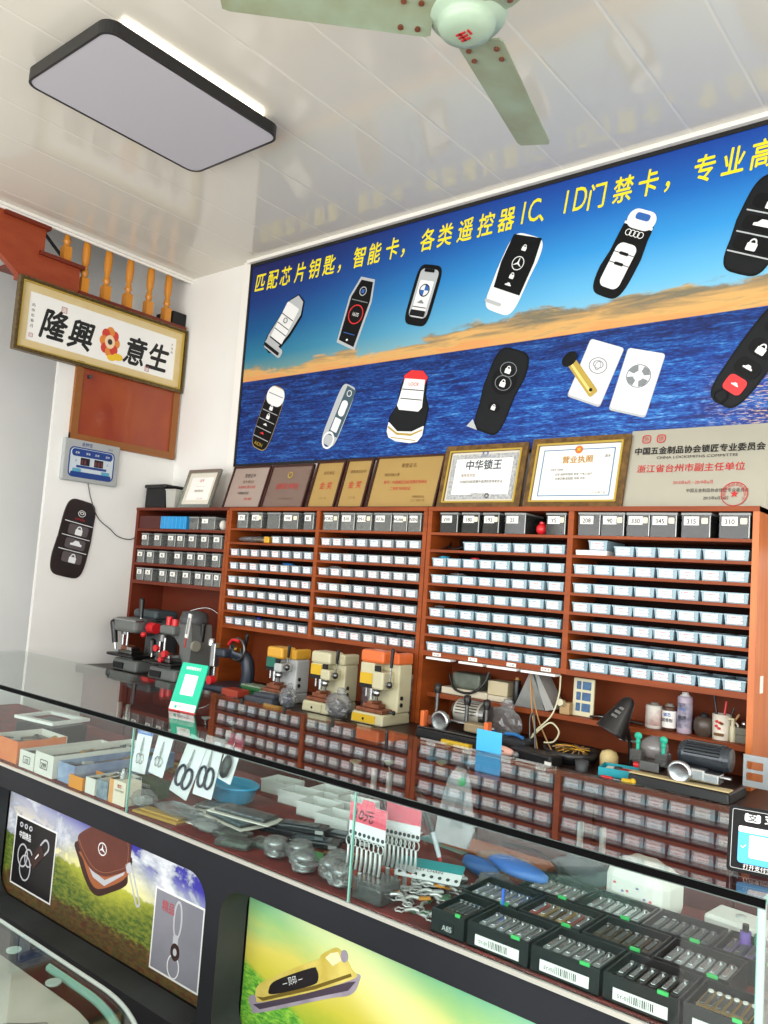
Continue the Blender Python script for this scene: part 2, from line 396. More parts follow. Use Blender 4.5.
# ================= ceiling fan =================
fm=M('fan_mint_enamel','b3c9b4',.3,noise=(4,'9db89f',.6)); fg=M('fan_blade','a3b8a2',.35,noise=(5,'86805c',.8,(1,1,1)))
FX,FY,FZ=-1.30,1.80,3.10
fan=T('ceiling_fan','mint green three blade ceiling fan with dusty blades','ceiling fan',(FX,FY,FZ))
b=B(); b.rev([(.001,-.035),(.045,-.034),(.075,-.022),(.083,-.005),(.085,.008),(.105,.012),(.115,.03),(.118,.06),(.105,.10),(.06,.125),(.03,.13)],fm,n=32); b.build('motor_housing',fan)
b=B(); b.cyl((0,0,.12),(0,0,CZ-FZ),.012,fm); b.rev([(.02,CZ-FZ-.09),(.06,CZ-FZ-.03),(.06,CZ-FZ)],fm); b.build('down_rod',fan)
b=B()
for (x0,y0,w0,h0) in ((-.014,.012,.030,.006),(-.014,-.002,.030,.006),(-.014,-.016,.030,.006),(-.016,-.002,.006,.034),(.012,-.009,.006,.02)):
    b.box(x0-w0/2+.008,x0+w0/2+.008,y0-h0/2,y0+h0/2,-.038,-.033,inkred)
b.build('emblem',fan)
for k in range(3):
    a=math.radians(103+120*k)
    b=B(); b.X=Matrix.Rotation(a,4,'Z')@Matrix.Rotation(math.radians(9),4,'X')
    b.pz([(.095,-.066),(.11,-.074),(.68,-.062),(.70,-.055),(.705,.052),(.685,.060),(.11,.074),(.095,.066)],.012,.017,fg); o=b.build('blade',fan)
    b=B(); b.X=Matrix.Rotation(a,4,'Z')@Matrix.Rotation(math.radians(9),4,'X'); b.pz([(.06,-.02),(.19,-.055),(.205,-.03),(.205,.03),(.19,.055),(.06,.02)],.018,.022,fm)
    for px,py in ((.135,-.045),(.135,.045),(.185,-.045),(.185,.045)): b.rev([(.009,.006),(.008,.012)],rusty,(px,py,0),n=8)
    b.build('blade_bracket',fan)

# ================= daylight =================
wd=bpy.data.worlds.new('sky'); SC.world=wd; wd.use_nodes=True
bg=wd.node_tree.nodes['Background']; bg.inputs[0].default_value=(.86,.93,1,1); bg.inputs[1].default_value=2.1
def area(name,loc,rot,sx,sy,power,col):
    l=bpy.data.lights.new(name,'AREA'); l.shape='RECTANGLE'; l.size=sx; l.size_y=sy; l.energy=power; l.color=col
    o=bpy.data.objects.new(name,l); COL.objects.link(o); o.location=loc; o.rotation_euler=rot; return o
area('daylight_shopfront',(-1.0,-2.15,1.5),(math.radians(90),0,0),7.0,2.9,275,(1,.98,.95))
area('daylight_right_side',(2.55,.2,1.7),(0,math.radians(90),0),2.6,3.0,75,(1,.97,.92))  # area light facing in from the right wall, which has no window opening

# ================= signboard =================
def sign_material():
    n=NT('sign_sea_sunset_print',.4,.0); n.b.inputs['Specular IOR Level'].default_value=.3
    x,z=n.x(),n.z()
    HZ=.512
    hz=n.math('SUBTRACT',z,HZ)
    nz=n.noise(2.2,(1,1,2.2),6,.6,.3); nz2=n.noise(9,(.35,1,3),6,.6,.4)
    # sky
    xr=n.step(x,-1.5,.9)
    sky=n.ramp(n.math('DIVIDE',hz,.74),[(0,'98c8d2'),(.25,'66b6e2'),(.5,'3494d8'),(.75,'1c68bc'),(1,'1a429c')])
    dk=n.ramp(n.math('DIVIDE',hz,.74),[(0,'7b9a8a'),(.2,'2c7a98'),(.42,'14588f'),(.68,'12357c'),(1,'151c58')])
    sky=n.mix(xr,dk,sky)
    top=n.math('ADD',n.math('MULTIPLY',xr,.075),n.math('MULTIPLY',n.math('SUBTRACT',nz,.5),.34)); top=n.math('ADD',top,.075)
    cm=n.math('SUBTRACT',1.,n.step(n.math('ADD',hz,n.math('MULTIPLY',n.math('SUBTRACT',nz2,.5),.06)),0.,.01))
    e=n.math('SUBTRACT',top,n.math('ADD',hz,n.math('MULTIPLY',n.math('SUBTRACT',nz2,.5),.08)))
    cl=n.step(e,0.,.035)
    cc=n.ramp(n.math('ADD',n.math('MULTIPLY',hz,3.4),n.math('MULTIPLY',n.math('SUBTRACT',nz2,.5),.9)),[(0,'d99a5e'),(.14,'d4a868'),(.27,'a88c62'),(.4,'75705f'),(.52,'a89268'),(.66,'e8bc6c'),(.8,'c79a62'),(.9,'77746a'),(1,'4e6478')])
    sky=n.mix(cl,sky,cc)
    w=n.noise(5,(1,1,9),8,.72,.5); w2=n.noise(34,(1,1,5),5,.65,.3)
    wv=n.math('ADD',n.math('MULTIPLY',w,.6),n.math('MULTIPLY',w2,.4)); wv=n.math('MULTIPLY_ADD',n.math('SUBTRACT',wv,.5),1.6,.47)
    sea=n.ramp(wv,[(.30,'081a58'),(.43,'0f3488'),(.52,'1a57ac'),(.6,'3480c8'),(.72,'7fb6de')])
    dsea=n.ramp(wv,[(.3,'050f30'),(.45,'0b2058'),(.55,'123680'),(.75,'2258a8')])
    dep=n.step(n.math('MULTIPLY',hz,-1.),.0,.22)
    sea=n.mix(n.math('MULTIPLY',n.math('SUBTRACT',1.,dep),.75),sea,dsea)
    sea=n.mix(n.math('MULTIPLY',n.math('SUBTRACT',1.,xr),.65),sea,dsea)
    gl=n.math('MULTIPLY',n.math('MULTIPLY',n.step(x,1.2,1.6),n.step(n.math('MULTIPLY',hz,-1.),.16,.3)),n.step(w2,.5,.62))
    sea=n.mix(gl,sea,'d8b48a')
    c=n.mix(n.step(hz,-.002,.002),sea,sky)
    return n.done(c)
SG=(-2.35,3.262,2.147)
sg=T('signboard','huge blue sea and sunset shop sign printed with car keys and yellow Chinese lettering','sign',SG)
def SB():
    b=B(); b.X=Matrix.Translation((-SG[0],-SG[1],-SG[2])); return b
b=SB(); b.box(-3.87,.35,3.262,3.275,2.147,3.395,sign_material()); b.build('printed_panel',sg)
b=SB(); b.box(-3.885,.36,3.258,3.279,3.393,3.413,blackm); b.box(-3.885,-3.868,3.258,3.279,2.14,3.40,blackm); b.box(-3.885,.36,3.258,3.279,2.135,2.148,blackm); b.build('sign_frame',sg)
chars=[('匹',-3.791),('配',-3.68),('芯',-3.567),('片',-3.442),('钥',-3.327),('匙',-3.211),('，',-3.10),('智',-2.982),('能',-2.874),('卡',-2.75),('，',-2.645),('各',-2.515),('类',-2.405),('遥',-2.282),('控',-2.162),('器',-2.046),('I',-1.955),('C',-1.898),('、',-1.825),('I',-1.733),('D',-1.664),('门',-1.582),('禁',-1.46),('卡',-1.348),('，',-1.235),('专',-1.112),('业',-.998),('高',-.889),('安',-.77),('全',-.65)]
b=SB()
for c,x in chars:
    lat=c in 'ICD'
    text(b,c,x,3.232 if not lat else 3.235,.124 if not lat else .155,yel_ink,3.2605,sx=.76 if not lat else .62,bold=.017 if not lat else .004,shear=.14)
b.build('lettering',sg)
pk=M('print_black','08090b',.5,spec=.2); pk2=M('print_charcoal','15171a',.5,spec=.2); pw=M('print_white','eceeee',.35); ps=M('print_silver','b7bcbf',.3); ps2=M('print_grey','7d8388',.3); pr_=M('print_red','d8292c',.35); pg=M('print_gold','b59a3c',.35); pbr=M('print_brown','3a2420',.4); pblue=M('print_blue','2a61ae',.4)
class KP:
    def __init__(s,cx,cz,ln,w,ang,y=3.2605,bb=None):
        s.b=bb or SB(); s.c=(cx,cz);s.l=ln;s.w=w;s.a=math.radians(ang);s.y=y
    def P(s,P): # P in (u,v) units: u*w, v*len
        return xfp([(u*s.w,v*s.l) for u,v in P],*s.c,s.a)
    def poly(s,P,m):
        s.b.pr(s.P(P),s.y-.0006,s.y,m); s.y-=.0006; return s
    def metric(s,P,m):
        s.b.pr(xfp(P,*s.c,s.a),s.y-.0006,s.y,m); s.y-=.0006; return s
    def rr(s,u,v,w,h,r,m):
        return s.metric(rrp(u*s.w,v*s.l,w*s.w,h*s.l,r*s.w),m)
    def ell(s,u,v,w,h,m): return s.metric(elp(u*s.w,v*s.l,w*s.w/2,h*s.l/2),m)
    def ringm(s,u,v,r,t,m,n=24,sx=1.):
        s.b.ring(xfp([(u*s.w+p[0]*sx,v*s.l+p[1]) for p in elp(0,0,r,r,n)],*s.c,s.a),xfp([(u*s.w+p[0]*sx,v*s.l+p[1]) for p in elp(0,0,r-t,r-t,n)],*s.c,s.a),s.y-.0006,s.y,m); s.y-=.0006; return s
    def txt(s,t,u,v,size,m,sx=1.):
        p=xfp([(u*s.w,v*s.l-size*.36)],*s.c,s.a)[0]; s.y-=.0006
        text(s.b,t,p[0],p[1],size,m,s.y,sx=sx,ang=s.a); return s
    def lock(s,u,v,sz,m):   # padlock sign
        sz*=1.15
        s.metric(rrp(u*s.w,v*s.l-sz*.2,sz*.8,sz*.6,sz*.1),m)
        P=[(u*s.w+p[0],v*s.l+sz*.1+p[1]) for p in elp(0,0,sz*.3,sz*.35,14)]; Q=[(u*s.w+p[0],v*s.l+sz*.1+p[1]) for p in elp(0,0,sz*.18,sz*.23,14)]
        s.b.ring(xfp(P,*s.c,s.a),xfp(Q,*s.c,s.a),s.y-.0004,s.y,m); s.y-=.0004; return s
    def carm(s,u,v,sz,m):
        P=[(-.5,-.12),(-.5,.02),(-.3,.08),(-.12,.28),(.2,.28),(.34,.08),(.5,.04),(.5,-.12)]
        return s.metric([(u*s.w+p[0]*sz,v*s.l+p[1]*sz) for p in P],m)
    def done(s,label,par=None):
        o=s.b.build('printed_key',par or sg); o['label']=label; return o
egg=lambda a,bt,r=.5:[( (a if v>0 else bt)*math.copysign(abs(math.cos(t))**r,math.cos(t))*.5, .5*math.copysign(abs(math.sin(t))**r,math.sin(t))) for t in [2*PI*i/40 for i in range(40)] for v in [math.sin(t)]]
# 1 silver slim key
k=KP(-3.531,2.974,.395,.20,-33); k.poly([(-.5,-.3),(-.3,.36),(-.05,.5),(.3,.46),(.5,.25),(.42,-.1),(.2,-.44),(-.1,-.5),(-.46,-.46)],pk); k.poly([(-.46,-.28),(-.28,.34),(-.04,.48),(.26,.44),(.42,.26),(.34,-.06),(.14,-.38),(-.42,-.42)],ps); k.rr(.0,-.40,.9,.14,.1,ps); k.rr(-.04,.02,.6,.6,.06,pw)
for v in (-.13,-.03,.12): k.rr(-.04,v,.6,.012,.01,pk)
k.rr(-.04,-.28,.6,.02,.01,pk); k.rr(-.04,-.42,.78,.05,.02,pk2); k.ringm(-.04,.06,.017,.004,pk2); k.done('silver smart key with four pale buttons')
# 2 display key
k=KP(-2.969,2.959,.396,.18,-19); k.poly([(-.28,.5),(.32,.5),(.48,.2),(.42,-.5),(-.42,-.46),(-.5,.2)],ps); k.poly([(-.22,.46),(.28,.46),(.40,.2),(.34,-.46),(-.36,-.42),(-.42,.2)],pk)
k.ringm(0,-.02,.055,.006,pr_); k.ringm(.0,.31,.026,.005,ps); k.rr(0,.31,.12,.055,.01,pblue); k.txt('16:05',0,-.02,.03,pw,.8); k.rr(0,.17,.7,.012,.01,ps2); k.rr(-.0,-.3,.5,.01,.01,pblue); k.ell(0,-.39,.08,.03,pw); k.done('black display key with a red ring on its screen')
# 3 silver-black roundel
k=KP(-2.514,2.982,.32,.165,-16); k.poly(egg(1,1,.4),pk); k.rr(0,.03,.74,.8,.16,ps); k.rr(0,-.06,.56,.6,.06,pw); k.ringm(0,.08,.034,.006,pk); k.metric(elp(0,.08*.32,.028,.028),pw)
for q in (0,2): k.metric([(0,.0256)]+[(.028*math.cos(PI/2*q+PI/2*i/5),.0256+.028*math.sin(PI/2*q+PI/2*i/5)) for i in range(6)],pblue)
k.carm(0,-.12,.04,ps2); k.rr(0,-.2,.56,.012,.005,pk2); k.rr(0,-.30,.6,.10,.04,pk2); k.rr(0,.40,.4,.05,.02,pk); k.done('silver and black key with a round emblem')
# 4 star
k=KP(-1.984,2.995,.385,.20,-25); k.poly(egg(1,.95,.42),pw); k.poly([(-.46,.46),(.34,.5),(.42,.2),(.42,-.22),(-.38,-.22),(-.48,.1)],pk); k.ringm(-.0,.14,.034,.004,pw)
for q in range(3):
    a=PI/2+2*PI*q/3; k.metric([(.031*math.cos(a),.054+.031*math.sin(a)),(.005*math.cos(a+PI/2),.054+.005*math.sin(a+PI/2)),(.005*math.cos(a-PI/2),.054+.005*math.sin(a-PI/2))],pw)
k.lock(.0,.34,.028,pw); k.lock(.0,-.02,.028,pw); k.carm(.0,-.14,.036,pw); k.rr(-.2,-.4,.5,.04,.04,ps); k.done('black and white key with a three pointed star')
# 5 four rings
k=KP(-1.434,2.981,.39,.155,-27); k.poly(egg(.95,1.1,.5),pk); k.metric(rrp(0,.155,.135,.085,.04),pw); k.metric(rrp(0,.168,.07,.030,.012),pblue); k.rr(0,.33,.9,.03,.01,pw)
for i in range(4): k.ringm(-.2+.135*i,.235,.0145,.003,pw)
k.metric(rrp(0,-.055,.10,.20,.03),pw); k.metric(rrp(0,-.055,.088,.19,.025),pw)
for v in (.02,-.1): k.rr(0,v-.02,.3,.035,.05,pk2); k.rr(0,v-.02,.66,.008,.01,pk)
k.done('black key with white top and four rings')
# 6 top right three buttons
k=KP(-.875,2.985,.40,.215,-24); k.poly(egg(1,.9,.5),pk); k.poly([(u*.93,v*.95) for u,v in egg(1,.9,.5)],pk2)
for v,f in ((.22,0),(.0,1),(-.2,2)):
    k.rr(0,v,.72,.15,.1,pk); k.rr(0,v-.105,.8,.014,.01,ps)
    (k.carm if f==1 else k.lock)(0,v,.07 if f==1 else .045,pw)
k.done('large black key with three padlock and car buttons')
# 7
k=KP(-3.609,2.417,.39,.165,-21); k.poly(egg(1,1,.5),pg); k.poly([(u*.97,v*.98) for u,v in egg(1,1,.5)],pk); k.metric(rrp(0,.135,.155,.11,.05),pw); k.rr(0,.37,.8,.012,.01,ps2)
for i,v in enumerate((.17,.03,-.11,-.25)):
    k.rr(0,v-.075,.86,.01,.01,ps); 
    (k.lock if i<2 else k.carm)(0,v,.032,pw if i<3 else pr_)
k.txt('AION',0,-.42,.03,pg); k.done('black key with white cap and gold edge')
# 8
k=KP(-3.044,2.392,.354,.12,-24); k.poly(egg(1,1,.42),ps); k.poly([(-.15,.48),(.48,.46),(.45,-.32),(-.2,-.34)],M('print_slate','3f5864',.3)); k.ringm(.14,.38,.018,.004,pw); k.rr(.12,.13,.4,.26,.18,pw); k.rr(.1,-.15,.42,.22,.05,pw); k.ringm(0,-.42,.05,.012,pw,sx=.9); k.done('slim slate grey key with pale buttons')
# 9
k=KP(-2.55,2.402,.374,.235,-9); k.poly(egg(.75,1.05,.55),pk); k.poly([(u*.93,v*.96) for u,v in egg(.75,1.05,.55)],pk2); k.poly([(-.32,.42),(-.15,.5),(.18,.5),(.34,.42),(.3,.32),(-.3,.32)],pr_); k.poly([(-.28,.38),(.28,.38),(.34,.0),(.26,-.06),(-.28,-.06),(-.36,.0)],pw)
for v in (.1,.23): k.rr(0,v,.6,.012,.01,pk)
k.txt('LOCK',0,.31,.026,pr_); k.poly([(-.5,-.25),(.5,-.25),(.5,-.38),(.4,-.47),(.2,-.5),(-.2,-.5),(-.42,-.46),(-.5,-.38)],pw); k.poly([(-.5,-.24),(.5,-.24),(.2,-.34),(-.2,-.36)],pk2); k.poly([(-.48,-.30),(-.2,-.38),(.2,-.37),(.48,-.29),(.48,-.31),(.2,-.40),(-.2,-.41),(-.48,-.33)],pg); k.rr(0,-.455,.7,.012,.01,pg); k.done('black key with red and white buttons and chrome foot')
# 10
k=KP(-2.017,2.431,.415,.205,-21); k.poly(egg(1,.85,.45),pk); k.poly([(u*.92,v*.95) for u,v in egg(1,.85,.45)],pk2); k.metric(elp(-.0,.055,.07,.07),pk)
for v,q in ((.26,0),(.1,1)): k.ringm(0,v,.036,.003,ps2,sx=1.3); k.lock(0,v,.034,pw)
k.metric(elp(0,-.08,.03,.022),pk); k.lock(0,-.19,.026,pw); k.poly([(-.42,-.4),(-.2,-.5),(-.52,-.5)],ps); k.done('glossy black key with two round lock buttons')
# 11 two cards + blade
k=KP(-1.542,2.47,.269,.17,-22); k.rr(0,0,1,1,.08,ps); k.rr(0,.015,.96,.96,.08,pw); k.ringm(0,.12,.036,.004,ps2,sx=1.25); k.ringm(0,.12,.02,.004,ps2,sx=.7); k.ringm(0,.14,.018,.003,ps2,sx=1.4); k.done('white card key with an oval emblem')
k=KP(-1.353,2.408,.274,.17,-16); k.rr(0,0,1,1,.08,ps); k.rr(0,.015,.96,.96,.08,pw); k.ringm(0,.1,.05,.004,ps2,sx=1.1)
for q in range(4):
    a=PI/4+PI/2*q; k.metric([(math.cos(a+t)*r*1.1,.0274+math.sin(a+t)*r) for t,r in ((-.5,.045),(0,.048),(.5,.045),(.5,.022),(0,.02),(-.5,.022))],ps2)
k.done('white card key with a round four button pad')
k=KP(-1.605,2.462,.23,.05,36,3.2535); k.metric(rrp(0,-.01,.045,.2,.008),pg); k.metric(rrp(-.006,-.01,.012,.17,.004),M('print_gold_light','e2cf7a',.3)); k.metric(elp(0,.1,.04,.03),pk); k.metric(elp(0,-.085,.008,.008),pk); k.done('gold emergency key blade with black head')
# 12
k=KP(-.88,2.47,.45,.165,-36); k.poly(egg(1,.95,.5),pk); k.poly([(u*.9,v*.95) for u,v in egg(1,.95,.5)],pk2)
for v,m,t in ((.27,ps,0),(.06,pk,1),(-.13,pk,2),(-.3,pr_,3)):
    if t==3: k.rr(.03,v,.5,.15,.12,m); k.carm(.03,v,.03,pw)
    else: k.rr(.03,v,.62,.15,.16,pk); (k.lock if t<2 else k.carm)(.03,v,.04,pw)
k.ringm(-.1,-.44,.03,.008,pk); k.done('black remote with a red panic button')
# ================= plaques on the cabinet top =================
gold=M('plaque_gold','b3955a',.4,.1,noise=(3,'a08145',.5)); goldfr=M('gilded_frame','7d5c2c',.45,.2,noise=(40,'4a3417',.9)); brownfr=M('brown_frame','3c1c18',.35); silverp=M('silver_plate','b9b6a8',.28,.35,noise=(1.5,'a3a193',.6)); copperp=M('copper_plate','8b756c',.25,.45,noise=(2,'a08a7f',.6))
def plaque(name,label,x0,x1,ztop,style,yb=3.13,yt=3.205):
    h=math.hypot(ztop-1.857,yt-yb); a=math.atan2(yt-yb,ztop-1.857); w=x1-x0
    t=T(name,label,'plaque' if name=='plaque' else 'framed certificate',((x0+x1)/2,yb,1.857),rot=(-a,0,0))
    return t,w,h
def face(t,w,h,frame,inner,fw,lines,thick=.012,seal=None,extra=None,inner2=None,pname='plate'):
    if frame:
        b=B(); b.ring(rrp(0,h/2,w,h,.003,1),rrp(0,h/2,w-2*fw,h-2*fw,.002,1),-thick-.004,0,frame)
        if frame is goldfr: b.ring(rrp(0,h/2,w-fw*1.55,h-fw*1.55,.002,1),rrp(0,h/2,w-2*fw,h-2*fw,.002,1),-thick-.009,-thick-.004,pg)
        b.build('frame',t)
    b=B(); b.box(-w/2+fw,w/2-fw,-thick+.004,0,fw,h-fw,inner)
    if inner2: b.box(-w/2+fw+.03,w/2-fw-.03,-thick+.003,-thick+.004,fw+.03,h-fw-.03,inner2)
    b.build(pname,t)
    b=B(); y=-thick+.0015
    for (s,x,z,sz,m,*r) in lines: text(b,s,x*w,z*h,sz,m,y,sx=r[0] if r else .9,bold=r[1] if len(r)>1 else 0)
    if extra: extra(b,w,h,y)
    b.build('lettering',t)
ad=M('ad_paper','dcd6c8',.6)
t,w,h=plaque('framed_certificate','small certificate in a thin silver frame, beside the translucent tub',-4.16,-3.855,2.10,0,yb=3.09,yt=3.16)
face(t,w,h,M('silver_frame','aab0a6',.25,.7),ad,.022,[('证书',0,.68,.022,inkred),('—— —— ——',0,.55,.014,inkbrown),('授权经营单位',0,.42,.016,inkbrown),('二〇一六年',.1,.22,.012,inkred)],inner2=paper)
cop=copperp
t,w,h=plaque('plaque','brown rimmed pale plaque with dark red script, second in the row from the left',-3.79,-3.468,2.115,0)
face(t,w,h,brownfr,M('pale_copper_plate','b5a69c',.3,.3),.01,[('荣誉证书',0,.74,.026,inkblack),('授予 锁匠店',0,.6,.02,inkbrown),('先进单位 服务诚信',0,.48,.02,inkred),('中国锁业协会',-.05,.34,.018,inkblack),('敬业奉献',.12,.2,.018,inkred)])
t,w,h=plaque('plaque','dark copper plaque with a round gold emblem above faint red characters',-3.46,-3.128,2.113,0)
face(t,w,h,brownfr,copperp,.01,[('信得过单位',0,.45,.04,inkred),('二〇一五年十二月',0,.2,.016,inkbrown)],extra=lambda b,w,h,y:b.ring(elp(0,h*.76,.02,.02),elp(0,h*.76,.013,.013),y-.001,y,pg))
t,w,h=plaque('plaque','narrow gold plaque reading gold award, the left one of the pair',-3.101,-2.897,2.122,0)
face(t,w,h,brownfr,gold,.010,[('会员单位',0,.72,.022,inkbrown),('金 奖',0,.42,.045,inkred),('二〇一四',0,.2,.014,inkbrown)])
t,w,h=plaque('plaque','narrow gold plaque, the right one of the pair, beside the wide gold plaque',-2.884,-2.703,2.125,0)
face(t,w,h,brownfr,gold,.010,[('理事单位证书',0,.72,.02,inkbrown),('金 奖',0,.42,.045,inkred),('二〇一五',0,.2,.014,inkbrown)])
t,w,h=plaque('plaque','wide gold plaque with a brown edge and lines of red text',-2.68,-2.255,2.13,0)
face(t,w,h,brownfr,gold,.009,[('荣誉证书',0,.78,.026,inkbrown),('锁匠技能大赛',-.22,.62,.018,inkbrown),('授予：中国锁匠技能竞赛优秀单位',.0,.47,.02,inkred),('二等奖 特发此证',-.05,.35,.02,inkred),('中国锁具协会',.24,.2,.014,inkbrown),('二〇一四年十月',.24,.13,.014,inkbrown)])
def border(b,w,h,y,m,x0,x1,z0,z1,t=.008): b.ring([(x0,z0),(x1,z0),(x1,z1),(x0,z1)],[(x0+t,z0+t),(x1-t,z0+t),(x1-t,z1-t),(x0+t,z1-t)],y-.001,y,m)
gb=M('guilloche_blue','7d8798',.6,noise=(90,'dcd8cc',.8))
def ex6(b,w,h,y):
    border(b,w,h,y,gb,-w/2+.045,w/2-.045,.045,h-.045,.022); b.ring(elp(.1*w,.10*h+.03,.012,.012),elp(.1*w,.10*h+.03,.006,.006),y-.001,y,inkblack)
    b.ring(elp(0,h*.86,.016,.016),elp(0,h*.86,.010,.010),y-.001,y,pblue)
t,w,h=plaque('framed_certificate','ornate gold framed white certificate with a blue grey scroll border',-2.24,-1.80,2.16,0,yt=3.19)
face(t,w,h,goldfr,ad,.034,[('中华锁王',0,.62,.052,M('ink_slate','3d4b58',.6),.95,.02),('张先生同志',-.17,.5,.018,inkbrown),('在锁匠技能竞赛中成绩优异特发此证',0,.4,.016,inkblack),('中国锁业协会',.0,.2,.016,inkblack)],inner2=paper,extra=ex6)
def ex7(b,w,h,y):
    border(b,w,h,y,M('border_blue','5d88ad',.6),-w/2+.06,w/2-.06,.055,h-.055,.004); b.pr(elp(0,h*.82,.018,.018),y-.001,y,M('emblem_orange','d9743a',.5)); b.pr(star(0,h*.82,.011,.005),y-.002,y-.001,yellow)
t,w,h=plaque('framed_certificate','gilded frame with a white business licence headed by gold characters and orange emblem',-1.782,-1.334,2.172,0,yt=3.2)
face(t,w,h,goldfr,paper,.034,[('营业执照',0,.64,.036,M('ink_gold','b98a3a',.5),1,.02),('注册号 330000',-.2,.53,.011,inkblack),('副本',.3,.7,.014,inkblack),('名称 锁具经营部 类型 个体工商户',-.02,.46,.013,inkblack),('经营范围 配钥匙 修锁 开锁',-.05,.4,.013,inkblack),('二〇一六年三月',.24,.2,.012,inkblack)],extra=ex7)
def ex8(b,w,h,y):
    for x,z in ((-.38,.88),(-.27,.88)):
        b.ring(rrp(x*w,z*h,.036,.036,.012,3),rrp(x*w,z*h,.029,.029,.009,3),y-.001,y,inkred); text(b,'协' if x<-.3 else '锁',x*w,z*h-.008,.022,inkred,y-.001)
    b.ring(elp(.29*w,.17*h,.048,.048,36),elp(.29*w,.17*h,.045,.045,36),y-.002,y-.001,inkred); b.pr(star(.29*w,.17*h,.016,.0065),y-.002,y-.001,inkred)
    s='中国五金制品协会锁匠专业委员会'
    for i,c in enumerate(s[:12]):
        a=PI*1.15-PI*1.3*i/11; text(b,c,.29*w+.037*math.cos(a),.17*h+.037*math.sin(a)-.004,.013,inkred,y-.001)
t,w,h=plaque('plaque','large silver metal committee plaque with black and red Chinese characters at right end',-1.338,-.795,2.188,0,yt=3.21)
face(t,w,h,None,silverp,0.,[('中国五金制品协会锁匠专业委员会',0.0,.69,.034,inkblack,.98,.025),('CHNA LOCKSMITHS COMMITTEE',0,.62,.016,inkblack,1.3),('浙江省台州市副主任单位',-.04,.46,.036,inkred,1.05,.01),('2015年6月－2019年6月',0,.30,.017,inkred),('中国五金制品协会锁匠专业委员会',.17,.2,.017,inkblack),('2015年6月26日',.17,.11,.016,inkblack)],thick=.006,extra=ex8)

# black box and clear tub at the left end of cabinet top
t=T('storage_box','black plastic box on top of the cabinet in the corner beside the clear tub','box',(-4.37,3.13,1.857))
b=B(); b.box(-.1,.1,-.075,.075,0,.13,blackm,.01); b.build('box_body',t); b=B(); b.box(-.108,.108,-.083,.083,.125,.15,black,.008); b.build('lid',t)
b=B(); 
for p0,p1 in (((-.06,.06),0),): pass
b.rev([(.05,0),(.062,.11),(.066,.112),(.066,.118),(.060,.118),(.047,.004)],M('frosted_plastic','b3b3ab',.35),n=4,smooth=False); tag(b.build('storage_tub',None,(-4.215,3.10,1.857),(0,0,PI/4+.1)),'small translucent grey plastic tub between the black box and silver framed certificate','tub')

# ================= calligraphy on the left wall =================
YC=2.69; cg=T('framed_calligraphy','wide gilded frame with black Chinese calligraphy and red seals hanging below the balusters','framed calligraphy',(XL,YC,2.645),rot=(math.radians(-0),0,PI/2))
Wc,Hc=1.15,.425
cf=M('picture_frame_bronze','75603a',.35,.4,noise=(60,'4e3c1c',.9)); crm=M('picture_mat_cream','d8c597',.6,noise=(12,'d2b87c',.6))
b=B(); R_=lambda d:rrp(0,Hc/2,Wc-2*d,Hc-2*d,.002,1)
b.ring(R_(0),R_(.010),-.04,0,cf); b.ring(R_(.010),R_(.022),-.032,0,cf); b.ring(R_(.022),R_(.028),-.037,0,pg)
b.build('frame',cg)
b=B(); b.ring(R_(.028),R_(.072),-.022,-.01,crm); b.build('mat',cg)
b=B(); b.box(-Wc/2+.07,Wc/2-.07,-.018,-.008,.07,Hc-.07,M('rice_paper','f1f1ee',.6)); b.build('paper',cg)
b=B()
for c,y,z in (('隆',2.335,.205),('興',2.51,.195),('意',2.885,.195),('生',3.055,.2)): text(b,c,y-YC,z-.078,.190,inkblack,-.0185,bold=.026,sx=.86,shear=.2)
b.build('calligraphy',cg); b=B()
for i,c in enumerate('丙申年春月'): text(b,c,2.215-YC,.27-.03*i,.022,inkblack,-.0185)
b.build('inscription',cg); b=B()
for i,c in enumerate('大吉祥'): text(b,c,3.165-YC,.30-.026*i,.018,inkblack,-.0185)
b.build('inscription',cg)
b=B()
sealm=M('seal_red','b06a68',.6)
for y,z,s in ((2.40,.305,.035),(2.99,.10,.032),(2.215,.105,.024)):
    b.ring(rrp(y-YC,z,s,s,.002,1),rrp(y-YC,z,s*.8,s*.8,.002,1),-.019,-.018,sealm); text(b,'印',y-YC,z-s*.28,s*.75,sealm,-.0188)
b.build('seal',cg)
# plain round flower ornament in the middle (generic, red and yellow)
b=B()
cx_,cz_=2.712-YC,.20
for q in range(8):
    a=2*PI*q/8; b.pr(elp(cx_+.042*math.cos(a),cz_+.062*math.sin(a),.028,.032,14),-.0190-.0001*q,-.018,M('ornament_red','cf4233',.5) if q%2 else M('ornament_orange','e08a3c',.5))
b.pr(elp(cx_,cz_,.034,.042),-.0205,-.018,M('ornament_cream','efd3b0',.5)); b.pr(elp(cx_,cz_,.016,.018),-.0210,-.018,M('ornament_dark','3c3430',.5))
b.pr(elp(cx_+.062,cz_-.08,.035,.022),-.0212,-.018,M('ornament_yellow','ecc22f',.5)); b.pr(elp(cx_+.02,cz_-.095,.03,.018),-.0211,-.018,M('ornament_yellow'))
b.build('flower_ornament',cg)

